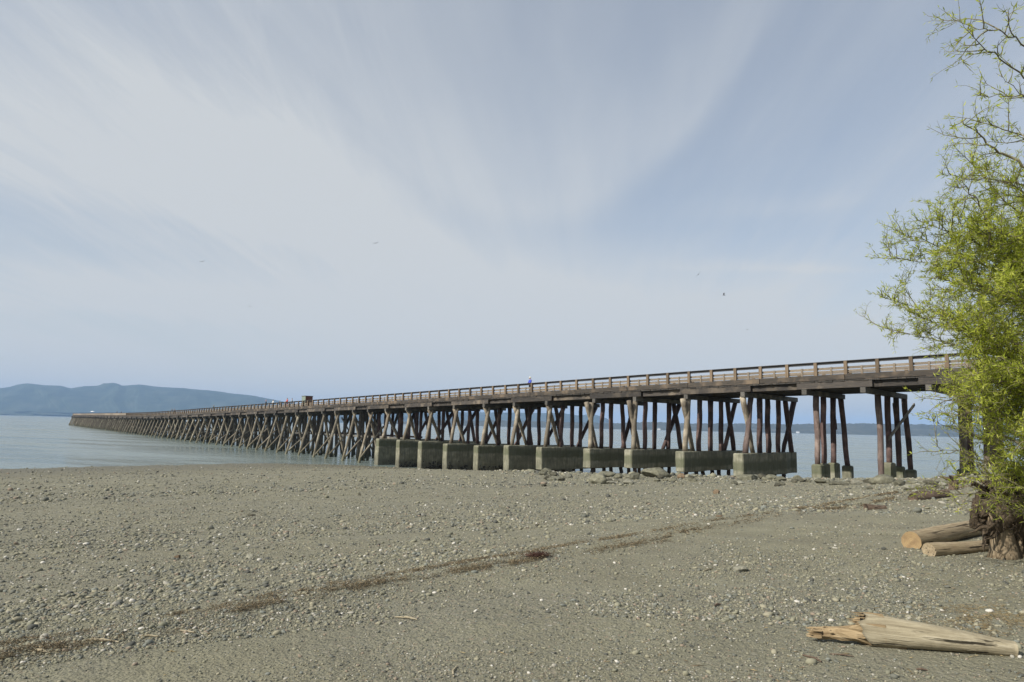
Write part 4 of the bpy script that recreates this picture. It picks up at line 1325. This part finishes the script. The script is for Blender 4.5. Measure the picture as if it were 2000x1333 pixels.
def lay_log(name, pa, pb, rA, rB, mat, label, seed, sunk=.12, cutA=None, cutB=True, extend=0.0, jag=0., cat='log', rough=.10, bend=.02):
    A, B = on_ground(*pa), on_ground(*pb)
    d = (B - A); A = Vector(A); B = Vector(B + d * extend)
    for P, r in ((A, rA), (B, rB)): P.z = float(ground_z(P.x, P.y)) + r * (1 - 2 * sunk)
    m, L = beam_matrix(A, B)
    e = empty(name, m.translation); tag(e, label, cat)
    v, f, n, rings = log_mesh(L, rA, rB, seed, jag=jag, rough=rough, bend=bend)
    if not cutA: f = f + [tuple(range(n))]
    if cutB is True: f = f + [tuple((rings - 1) * n + j for j in range(n - 1, -1, -1))]
    link('trunk', mesh('trunk', v, f, True), mat, e, m)
    if cutA:       # sawn face, a disc with its own grain, 1 cm into the trunk
        c = v[:n].mean(0); ring = v[:n]
        vv = [tuple(c)]; ff = []
        for q in (.35, .7, 1.0): vv += [tuple(c + (p - c) * q + np.array([-.002 + .012 * (1 - q), 0, 0])) for p in ring]
        ff += [(0, 1 + (j + 1) % n, 1 + j) for j in range(n)]
        for a in range(2): ff += [(1 + a * n + j, 1 + a * n + (j + 1) % n, 1 + (a + 1) * n + (j + 1) % n, 1 + (a + 1) * n + j) for j in range(n)]
        vv = np.array(vv) - c
        mm = m @ Matrix.Translation(Vector(c))
        link('sawn_end', mesh('sawn_end', vv, ff), cutA, e, mm)
    return e, m, L


def build_driftwood():
    # foreground broken log
    e, m, L = lay_log('broken_log', (1686, 1259), (1984, 1281), .118, .052, M['drift'], 'thick bleached driftwood log with a torn splintered end lying in the near right foreground', 3, .04, rough=.22, bend=.016, jag=.10)
    rnd = random.Random(4)
    b = MB()
    for i in range(46):     # splinters of the torn end
        a = rnd.uniform(0, 2 * math.pi); rr = .108 * math.sqrt(rnd.random())
        y, z = rr * math.cos(a), rr * math.sin(a) + .006
        l = rnd.uniform(.02, .10) * (1.0 if z > -.02 else .6)
        p0 = Vector((-L / 2 + .14, y, z)); p1 = Vector((-L / 2 - l, y * .95 + rnd.uniform(-.01, .01), z + rnd.uniform(-.012, .008)))
        b.tube([p0, p0.lerp(p1, .6), p1], [rnd.uniform(.010, .022), rnd.uniform(.006, .014), .0015], 5, True, .4, i)
    b.build('splinter_fringe', M['drift_broken'], e, m)
    b = MB()   # torn tongue of wood reaching out low on the left
    pts = [(-L / 2 + .28, .00, -.045), (-L / 2 + .08, -.01, -.045), (-L / 2 - .05, -.015, -.040), (-L / 2 - .15, .0, -.048), (-L / 2 - .25, .02, -.066), (-L / 2 - .31, .035, -.080), (-L / 2 - .345, .04, -.090)]
    b.tube(pts, [.07, .075, .060, .052, .046, .040, .022], 11, True, .42, 5)
    for q in range(14):
        yy, zz = rnd.uniform(-.03, .06), rnd.uniform(-.11, -.05); l = rnd.uniform(.02, .07)
        b.tube([(-L / 2 - .29, yy, zz), (-L / 2 - .33 - l * .5, yy, zz - .004), (-L / 2 - .33 - l, yy + .006, zz - .01)], [.014, .010, .002], 5, True, .4, 40 + q)
    b.tube([(-L / 2 + .2, .0, .035), (-L / 2 + .0, -.01, .055), (-L / 2 - .07, -.01, .06)], [.06, .048, .01], 9, True, .6, 11)
    b.tube([(-L / 2 + .2, -.05, .0), (-L / 2 - .02, -.045, .012), (-L / 2 - .1, -.04, .005)], [.045, .03, .006], 8, True, .6, 13)
    b.tube([(-L / 2 + .05, -.03, -.03), (-L / 2 - .12, -.02, -.055), (-L / 2 - .26, .0, -.075)], [.03, .03, .008], 7, True, .4, 9)
    b.build('torn_tongue', M['drift_broken'], e, m, False)
    # the two sawn logs by the stump
    lay_log('sawn_log', (1779, 1071), (1933, 1040), .145, .122, M['log'], 'larger peeled log with an orange sawn end pointing left, beside the stump', 12, .13, cutA=M['cut'], extend=.35, rough=.07)
    lay_log('sawn_log', (1812, 1086), (1945, 1074), .10, .083, M['log'], 'thinner sawn log lying in front of the larger one against the stump', 17, .14, cutA=M['log'], extend=.2, rough=.14)
    lay_log('drift_log', (1786, 978), (1846, 970), .14, .12, M['drift_dark'], 'reddish brown drift log on the sand below the pier behind the willow', 21, .25, cat='driftwood', rough=.2, bend=.05)
    lay_log('drift_log', (1690, 996), (1730, 994), .10, .06, M['drift_dark'], 'short dark flat drift log at the right end of the wrack line', 23, .3, cat='driftwood', rough=.25)
    lay_log('drift_log', (1780, 971), (1830, 964), .07, .05, M['drift_dark'], 'thin dark branch lying just beyond the reddish drift log', 25, .2, cat='driftwood', rough=.2, bend=.08)
    # little root stub at the water's edge
    p = on_ground(1862, 957); e = empty('driftwood_root', p); tag(e, 'small dark upright driftwood root by the water left of the last pile cluster', 'driftwood')
    b = MB(); b.tube([(0, 0, -.1), (.02, 0, .25), (-.05, 0, .48)], [.16, .13, .07], 9, True, .4, 2); b.build('stem', M['drift_dark'], e)
    for i in range(5):
        b = MB(); a = i * 1.3; b.tube([(0, 0, .2 + .05 * i), (.22 * math.cos(a), .2 * math.sin(a), .30 + .05 * i), (.42 * math.cos(a), .4 * math.sin(a), .32 + .06 * i)], [.07, .05, .015], 6, True, .3, i); b.build('root', M['drift_dark'], e)
    build_stump()
    # sticks
    S = [((772, 1208), (815, 1213), .011, 'bleached curved stick alone on the smooth sand in the foreground'), ((168, 1253), (232, 1257), .012, 'pale stick lying along the left end of the wrack line'),
         ((196, 1262), (205, 1243), .008, 'short pale stick crossing the one along the wrack line'), ((272, 1246), (310, 1246), .010, 'straw coloured stick at the lower edge of the wrack'),
         ((352, 1234), (382, 1238), .010, 'brown stick right of the straw coloured one below the wrack'), ((70, 1272), (98, 1279), .014, 'yellowish wood chip stick at far left below the wrack'),
         ((1568, 1282), (1605, 1296), .009, 'brown crooked stick below left of the torn log end'), ((1620, 1279), (1668, 1284), .006, 'thin grey stick just below the torn log end'),
         ((1375, 1117), (1393, 1112), .010, 'dark twig on the sand left of the pale half sunk rock'), ((1392, 1188), (1410, 1182), .010, 'reddish wood chip on the sand below the dark twig'),
         ((1790, 1310), (1812, 1312), .008, 'dark reddish stick below the broken log'), ((886, 1325), (893, 1303), .008, 'pale splinter standing askew at the bottom edge of the view')]
    for a, b_, r, lab in S:
        A, B = on_ground(*a), on_ground(*b_); mid = (A + B) / 2 + np.random.default_rng(int(a[0])).normal(0, .012, 3) * np.array([1, 1, 0])
        A[2] += r; B[2] += r; mid[2] = float(ground_z(mid[0], mid[1])) + r * 1.6
        c = (A + B) / 2
        b = MB(); b.tube([Vector(A - c), Vector(mid - c), Vector(B - c)], [r * .6, r, r * .5], 7, True, .35, int(a[0]))
        o = b.build('stick', M['drift'] if 'pale' in lab or 'bleach' in lab or 'straw' in lab or 'yellow' in lab else M['drift_dark']); o.location = c
        tag(o, lab, 'stick')


def build_stump():
    p = on_ground(1960, 1090); y0 = p[1]
    e = empty('tree_stump', p); tag(e, 'weathered upturned stump with a tangle of roots under the willow', 'tree stump')
    W = np.array(p)
    def P(px, py, dy=0.): return Vector(at_depth(px, py, y0 + dy) - W)
    rnd = random.Random(8)
    b = MB()
    b.tube([P(1962, 1096), P(1960, 1075), P(1956, 1045), P(1950, 1015), P(1956, 985)], [.20, .155, .14, .13, .11], 16, True, .25, 3)
    b.tube([P(1945, 1097, -.05), P(1948, 1075), P(1952, 1050)], [.05, .07, .06], 9, True, .3, 4)
    b.tube([P(2010, 1092, .1), P(2005, 1060, .1), P(1990, 1020, .1)], [.24, .22, .2], 14, True, .3, 6)
    b.build('trunk', M['stump'], e, None, True)
    # knotted core
    bv, bf = ico(4)
    nn = fbm(bv[:, 0] * 2.2 + 5, bv[:, 1] * 2.2 + bv[:, 2] * 2.9, 77, 5)
    v = bv * (1 + .9 * (nn - .5))[:, None] * np.array([.55, .42, .52])
    c = P(1988, 998, .15)
    o = link('root_ball', big_mesh('root_ball', v + np.array(c), bf, False), M['root'], e)
    for i in range(80):
        a = rnd.uniform(0, 2 * math.pi); el = rnd.uniform(-.7, .9)
        d = Vector((math.cos(a), math.sin(a) * .7 - .35, math.sin(el)))
        q = c + Vector((d.x * .4, d.y * .32, d.z * .38)); pts = [q]; L = rnd.uniform(.2, .55)
        if a < math.pi * .5 or a > 1.5 * math.pi: L *= .8
        for s in range(6):
            d = (d + Vector((rnd.gauss(0, .35), rnd.gauss(0, .3), rnd.gauss(-.05, .35)))).normalized(); q = q + d * L / 6; pts.append(q)
        r = rnd.uniform(.014, .05)
        b = MB(); b.tube(pts, [r, r * .95, r * .8, r * .65, r * .5, r * .35, r * .12], 7, True, .35, i)
        b.build('root', M['stump'] if i % 9 == 0 else M['root'], e, None, True)
    for i in range(90):     # shaggy rootlets hanging off the ball
        a = rnd.uniform(0, 2 * math.pi); q = c + Vector((math.cos(a) * rnd.uniform(.1, .5), math.sin(a) * .3 - .12, rnd.uniform(-.25, .45))); d = Vector((math.cos(a) * .7, -.4, rnd.uniform(-.6, .5))); pts = [q]
        L = rnd.uniform(.12, .34)
        for s in range(4):
            d = (d + Vector((rnd.gauss(0, .3), rnd.gauss(0, .3), rnd.gauss(-.25, .3)))).normalized(); q = q + d * L / 4; pts.append(q)
        b = MB(); r = rnd.uniform(.004, .010); b.tube(pts, [r, r, r * .8, r * .6, r * .3], 5, True, .3, i); b.build('rootlet', M['root'], o, Matrix.Translation(Vector(W)))
    # two paler roots curling up on the left
    for pts, r in (([P(1950, 1020), P(1942, 990), P(1945, 965), P(1958, 950)], .045), ([P(1952, 1018), P(1936, 1005), P(1930, 985), P(1934, 968)], .03), ([P(1955, 990), P(1948, 972), P(1965, 955), P(1990, 948)], .05)):
        b = MB(); b.tube(pts, [r, r, r * .8, r * .5], 8, True, .3, int(r * 999)); b.build('root', M['stump'], e, None, True)


# ------------------------------------------------------------------ wrack, straw and bits
def strips(name, P, L, W_, mat, lift=.01, tilt=.35, kind='stuff', curl=.25):
    n = len(P); a = RNG.uniform(0, 2 * np.pi, n)
    d = np.stack([np.cos(a), np.sin(a), RNG.normal(0, tilt, n)], -1); d /= np.linalg.norm(d, axis=1)[:, None]
    s = np.stack([-np.sin(a), np.cos(a), RNG.normal(0, tilt, n)], -1); s /= np.linalg.norm(s, axis=1)[:, None]
    up = np.cross(d, s)
    C = P + np.array([0, 0, 1]) * (lift * RNG.random(n))[:, None]
    l = L[:, None] / 2; w = W_[:, None] / 2
    k = (RNG.normal(0, curl, n) * L)[:, None]
    pts = [C - d * l, C - s * w + s * k * .3 + up * w * .3, C + s * w + s * k * .3 + up * w * .3, C + up * w * 1.5 + s * k * .3, C + d * l]
    V = np.stack(pts, 1)
    F = np.array([(0, 1, 3), (0, 3, 2), (1, 4, 3), (3, 4, 2), (0, 2, 1), (1, 2, 4)])
    F = (F[None] + (np.arange(n) * 5)[:, None, None]).reshape(-1, 3)
    o = link(name, big_mesh(name, V.reshape(-1, 3), F), mat)
    if kind: tag(o, kind=kind)
    return o


def build_wrack():
    n = 130000
    q = -2.0 + 38 * RNG.random(n) ** 2.1
    two = RNG.random(n) < .45
    s = np.where(two, 7.55, 6.85) + .35 * (fbm(q / 2.5, q * 0 + two * 7, 71, 3) - .5) * 2 - .022 * np.clip(q - 8, 0, 40) + RNG.normal(0, .10, n) + (RNG.random(n) < .12) * RNG.normal(0, .35, n)
    m = .40 * fbm(q / 1.1, s / .4 + 3, 73, 4) + .60 * fbm(q / .25, s / .09, 75, 3)
    k = RNG.random(n) < sstep(.43, .56, m) * sstep(.28, .48, fbm(q / .7, s / .15, 78, 3)) * np.where(q > 7, .6, 1) * np.where(q > 12, .42, 1)
    q, s = q[k], s[k]; x, y = (q - s) / 2 ** .5, (q + s) / 2 ** .5
    z = ground_z(x, y); far = np.clip(np.hypot(x, y) / 8, 1, 3)
    nn = len(x)
    strips('seaweed_wrack', np.stack([x, y, z], -1), np.exp(RNG.normal(math.log(.028), .5, nn)) * far, RNG.uniform(.003, .008, nn) * far, M['wrack'], .045, .45)
    # reddish clump
    c = on_ground(1050, 1090); nn = 900
    P = c + np.stack([RNG.normal(0, .085, nn), RNG.normal(0, .055, nn), np.abs(RNG.normal(0, .022, nn))], -1)
    dx = P[:, 0] - c[0]; P[:, 1] += dx * .6; P[:, 2] = ground_z(P[:, 0], P[:, 1]) + (P[:, 2] - c[2])
    o = strips('seaweed_clump', P, np.exp(RNG.normal(math.log(.045), .4, nn)), RNG.uniform(.004, .010, nn), M['wrack_red'], .04, .7, None)
    tag(o, 'reddish brown clump of dried seaweed sitting on the wrack line near the centre', 'seaweed')
    # straw litter at the right
    pts = []
    while len(pts) < 1500:
        px, py = RNG.normal(1930, 90), RNG.normal(1208, 20)
        if py < 1150 or px > 2150: continue
        if fbm(np.array(px / 30), np.array(py / 9), 81, 3) > .47: pts.append(on_ground(px, py))
    P = np.array(pts); strips('straw_litter', P, np.exp(RNG.normal(math.log(.06), .5, len(P))), RNG.uniform(.002, .005, len(P)), M['straw'], .015, .12, curl=.1)
    # odd bits of wood and shell over the near beach
    x, y = polar_points(1500, 3.6, 16); k = RNG.random(len(x)) < .2 + .8 * sstep(5, 1, (y - x) / 2 ** .5)
    x, y = x[k], y[k]; P = np.stack([x, y, ground_z(x, y) + .003], -1)
    strips('driftwood_bits', P, np.exp(RNG.normal(math.log(.05), .5, len(P))), RNG.uniform(.003, .009, len(P)), M['straw'], .01, .1, curl=.08)


# ------------------------------------------------------------------ willow
def build_willow():
    rnd = random.Random(21)
    base = np.array([9.1, 9.6, 0.]); base[2] = float(ground_z(base[0], base[1]))
    e = empty('willow_tree', base); tag(e, 'young willow with fresh yellow green leaves leaning in from the right', 'tree')
    Bv = Vector(base)
    wood = MB(); trunk = MB(); stems = []
    for i, (tip, r) in enumerate((((8.2, 8.4, EYE + 5.6), .16), ((8.0, 9.6, EYE + 3.2), .12), ((8.6, 8.0, EYE + 1.2), .10), ((8.9, 10.4, EYE + 4.6), .12), ((7.9, 9.7, EYE + .2), .08))):
        T = Vector(tip); pts = []
        for s in range(9):
            t = s / 8; p = Bv.lerp(T, t) + Vector((.25 * math.sin(t * 3 + i), .2 * math.sin(t * 4 + 2 * i), 0)) * t
            if s == 0: p = Bv + Vector((.12 * math.cos(i * 1.3), .12 * math.sin(i * 1.3), -.1))
            pts.append(p)
        stems.append(pts)
        trunk.tube([p - Bv for p in pts], [r * (1 - .75 * s / 8) for s in range(9)], 10, True, .15, i)
    trunk.build('trunk', M['bark'], e, None, True)
    LP, LD, LU, LL = [], [], [], []

    def leaves(pts, dens, u0=.0, lmul=1.0):
        L = sum((pts[i + 1] - pts[i]).length for i in range(len(pts) - 1)); n = int(L * dens)
        for _ in range(n):
            u = u0 + (1 - u0) * rnd.random(); f = u * (len(pts) - 1); i = min(int(f), len(pts) - 2); p = pts[i].lerp(pts[i + 1], f - i)
            t = (pts[i + 1] - pts[i]).normalized()
            o = Vector((rnd.gauss(0, 1), rnd.gauss(0, 1), rnd.gauss(.05, .9))); o = (o - t * o.dot(t)).normalized()
            d = (t * rnd.uniform(.1, .9) + o * rnd.uniform(.5, 1.0) + Vector((0, 0, rnd.uniform(-.25, .15)))).normalized()
            LP.append(p); LD.append(d); LU.append(o); LL.append(rnd.uniform(.036, .074) * lmul)

    def grow(p, d, L, seg, wander, up):
        pts = [p]
        for s in range(seg):
            d = (d + Vector((rnd.gauss(0, wander), rnd.gauss(0, wander), rnd.gauss(up, wander)))).normalized(); p = p + d * L / seg; pts.append(p)
        return pts

    def limb(tgt, r0=.03, dens=1.0, u_start=.30, sub=1.0, o=None, short=1.0):
        T = Vector(tgt)
        if o is None:
            best = None
            for st in stems:
                for p in [st[i].lerp(st[i + 1], f / 6) for i in range(1, 8) for f in range(6)]:
                    h = math.hypot(p.x - T.x, p.y - T.y); want = T.z - .30 * h
                    c = abs(p.z - want) + .12 * h + rnd.uniform(0, .15)
                    if p.z < T.z + .3 and (best is None or c < best[0]): best = (c, p)
            O = best[1] if best else stems[4][4]
        else: O = Vector(o)
        D = T - O; n = 16
        c1 = O + D * .35 + Vector((0, 0, .06 * D.length)) + Vector((rnd.gauss(0, .12), rnd.gauss(0, .15), 0)); c2 = O + D * .72 + Vector((rnd.gauss(0, .08), rnd.gauss(0, .12), rnd.gauss(.06, .07)))
        pts = []
        for i in range(n + 1):
            t = i / n; p = O * (1 - t) ** 3 + c1 * 3 * t * (1 - t) ** 2 + c2 * 3 * t * t * (1 - t) + T * t ** 3
            pts.append(p + Vector((rnd.gauss(0, .012), rnd.gauss(0, .012), rnd.gauss(0, .012))))
        wood.tube([p - Bv for p in pts], [r0 * (1 - .87 * i / n) for i in range(n + 1)], 6, True, .1, int(T.z * 100))
        L = D.length
        leaves(pts, 45 * dens, .35)
        u = u_start
        while u < .97:
            f = u * n; i = min(int(f), n - 1); p = pts[i].lerp(pts[i + 1], f - i); t = (pts[i + 1] - pts[i]).normalized()
            o_ = Vector((rnd.gauss(0, 1), rnd.gauss(0, 1), rnd.gauss(.35, .8))); o_ = (o_ - t * o_.dot(t)).normalized()
            d = (t * rnd.uniform(.5, 1.2) + o_).normalized(); l = rnd.uniform(.25, .85) * (1.15 - .7 * u) * short
            sp = grow(p, d, l, 6, .16, .05)
            wood.tube([q - Bv for q in sp], [.0065 * (1 - .75 * s / 6) for s in range(7)], 4, False)
            leaves(sp, 58 * dens, .08)
            for _ in range(int(l / .085)):
                g = rnd.uniform(.2, .95) * 6; j = min(int(g), 5); q = sp[j].lerp(sp[j + 1], g - j); t2 = (sp[j + 1] - sp[j]).normalized()
                o2 = Vector((rnd.gauss(0, 1), rnd.gauss(0, 1), rnd.gauss(.2, 1))); o2 = (o2 - t2 * o2.dot(t2)).normalized()
                tw = grow(q, (t2 * .8 + o2 * .8).normalized(), rnd.uniform(.09, .26), 3, .16, .04)
                wood.tube([w - Bv for w in tw], [.003, .0024, .0018, .001], 3, False)
                leaves(tw, 72 * dens)
            u += rnd.uniform(.04, .09) / L / sub

    # carrying branches for the topmost twigs, rising out of the frame on the right
    for px, py, y in ((2130, 215, 6.2), (2120, 330, 6.6), (2130, 420, 7.0)): limb(at_depth(px, py, y), .03, .2, .6, .2, None, .3)
    for (a, b_, dn) in (((2130, 215, 6.0), (1872, 46, 5.4), .75), ((2130, 215, 6.2), (1905, 184, 6.0), .7), ((2120, 330, 6.6), (1849, 229, 6.6), .9), ((2120, 330, 6.6), (1945, 140, 6.2), .5), ((2130, 420, 7.0), (1832, 345, 7.2), 1.0), ((2120, 330, 6.6), (1968, 262, 6.4), .7)):
        limb(at_depth(*b_), .011, dn, .42, .42, at_depth(*a), .5)
    for a in ((1842, 752, 8.0, .6), (1832, 772, 8.3, .45), (1878, 722, 7.6, .9), (1890, 705, 7.8, .9), (1868, 770, 7.9, .7), (1900, 770, 7.5, .8)): limb(at_depth(*a[:3]), .013, a[3], .4)
    tg = [  # photo px, py of the limb tips and distance
        (1742, 446, 8.2, .9), (1790, 428, 8.0, .9), (1818, 425, 8.1, .8), (1718, 497, 8.4, .9),
        (1702, 572, 8.5, 1), (1706, 632, 8.6, 1), (1792, 812, 8.6, .6), (1818, 868, 8.4, .6), (1872, 1000, 8.2, .35), (1775, 955, 8.3, .25),
        (1890, 300, 7.4, .7), (1880, 420, 7.6, 1.4), (1840, 480, 7.9, 1.3), (1800, 540, 8.2, 1.3), (1770, 610, 8.6, 1.2), (1830, 610, 7.5, 1.4), (1870, 540, 7.2, 1.5), (1862, 650, 8.0, .9),
        (1900, 640, 7.4, 1.5), (1905, 745, 8.6, .8), (1930, 800, 7.8, 1.2), (1890, 850, 8.6, .9), (1880, 790, 9.2, .5), (1960, 700, 7.2, 1.5), (1950, 560, 6.9, 1.6), (1930, 440, 7.0, 1.6), (1960, 340, 6.8, .9),
         (1960, 900, 8.2, 1.0), (1935, 945, 8.4, .8), (1990, 950, 8.0, 1.0), (1985, 840, 7.4, 1.2), (1995, 620, 8.4, 1.6), (1990, 480, 8.6, 1.5), (2010, 400, 7.8, 1.5),
        (1985, 760, 8.9, 1.4), (1915, 590, 9.2, 1.4), (1920, 500, 8.8, 1.3), (1880, 620, 9.3, 1.2), (1825, 560, 9.0, 1.1), (1860, 460, 9.0, 1.0), (2080, 330, 7.5, .8), (2080, 500, 7.5, 1.4), (2070, 700, 7.8, 1.4), (2060, 880, 7.8, 1.2), (2150, 450, 8.5, 1.1), (2160, 650, 8.8, 1.2),
        (1945, 975, 8.7, .4), (1975, 990, 8.6, .4), (1995, 1020, 8.5, .4), (1905, 905, 8.9, .8)]
    for px, py, y, dn in tg:
        if 1815 < px < 1940 and py > 675: dn *= .42 if px < 1872 else .75
        elif px < 1900 and py > 560: dn *= .8
        limb(at_depth(px, py, y), rnd.uniform(.012, .021), dn, .22 if dn > 1 else .34 if dn > .5 else .55, 1.0 if dn > .5 else .45)
    # the pale bare limbs that show inside the crown
    for a, b_, r in (((2040, 905, 8.0), (1862, 800, 8.2), .022), ((2040, 690, 7.6), (1840, 628, 8.0), .020), ((2030, 345, 6.9), (1880, 232, 6.7), .018), ((2040, 150, 6.0), (1890, 62, 5.5), .010), ((2040, 748, 7.7), (1905, 745, 7.9), .014), ((1935, 480, 7.8), (1868, 345, 7.4), .012), ((2050, 985, 8.2), (1880, 925, 8.2), .012)):
        limb(at_depth(*b_), r, .5, .45, .7, at_depth(*a))
    wood.build('branch', M['bark'], e, None, True)
    n = len(LP); P = np.array([tuple(p) for p in LP]) - base; D = np.array([tuple(p) for p in LD]); U = np.array([tuple(p) for p in LU]); L = np.array(LL)[:, None]
    S = np.cross(D, U); S /= np.linalg.norm(S, axis=1)[:, None]; N = np.cross(S, D)
    w = L * RNG.uniform(.06, .105, (n, 1)); cv = L * RNG.normal(.06, .08, (n, 1))
    V = np.stack([P, P + D * L * .42 + S * w + N * cv, P + D * L * .42 - S * w + N * cv, P + D * L * .45 + N * (cv - w * .5), P + D * L + N * cv * -.6], 1).reshape(-1, 3)
    F = np.array([(0, 1, 3), (0, 3, 2), (1, 4, 3), (3, 4, 2)]); F = (F[None] + (np.arange(n) * 5)[:, None, None]).reshape(-1, 3)
    link('crown', big_mesh('crown', V, F), M['leaf'], e)
    print('leaves', n)


# ------------------------------------------------------------------ camera and go
cam = bpy.data.cameras.new('camera'); cam.sensor_width = 36; cam.lens = FPX * 36 / 2000; cam.clip_start = .05; cam.clip_end = 60000
co = bpy.data.objects.new('camera', cam); COL.objects.link(co); SC.camera = co
mm = Matrix((Vector(_R), Vector(_V), Vector(-_F))).transposed().to_4x4(); mm.translation = (0, 0, EYE); co.matrix_world = mm

import time
for fn in (build_ground, build_water, build_far, build_haze, build_pebbles, build_rocks, build_pier, build_people, build_cabinet, build_birds, build_driftwood, build_wrack, build_willow):
    t0 = time.time(); fn(); print(fn.__name__, round(time.time() - t0, 2))

SC.view_settings.view_transform = 'Standard'; SC.view_settings.look = 'None'; SC.view_settings.gamma = 1; SC.view_settings.exposure = .5
SC.view_settings.use_curve_mapping = False
SC.cycles.use_denoising = True
SC.cycles.volume_bounces = 0; SC.cycles.max_bounces = 8; SC.cycles.diffuse_bounces = 3; SC.cycles.transparent_max_bounces = 8
SC.cycles.sample_clamp_indirect = 6
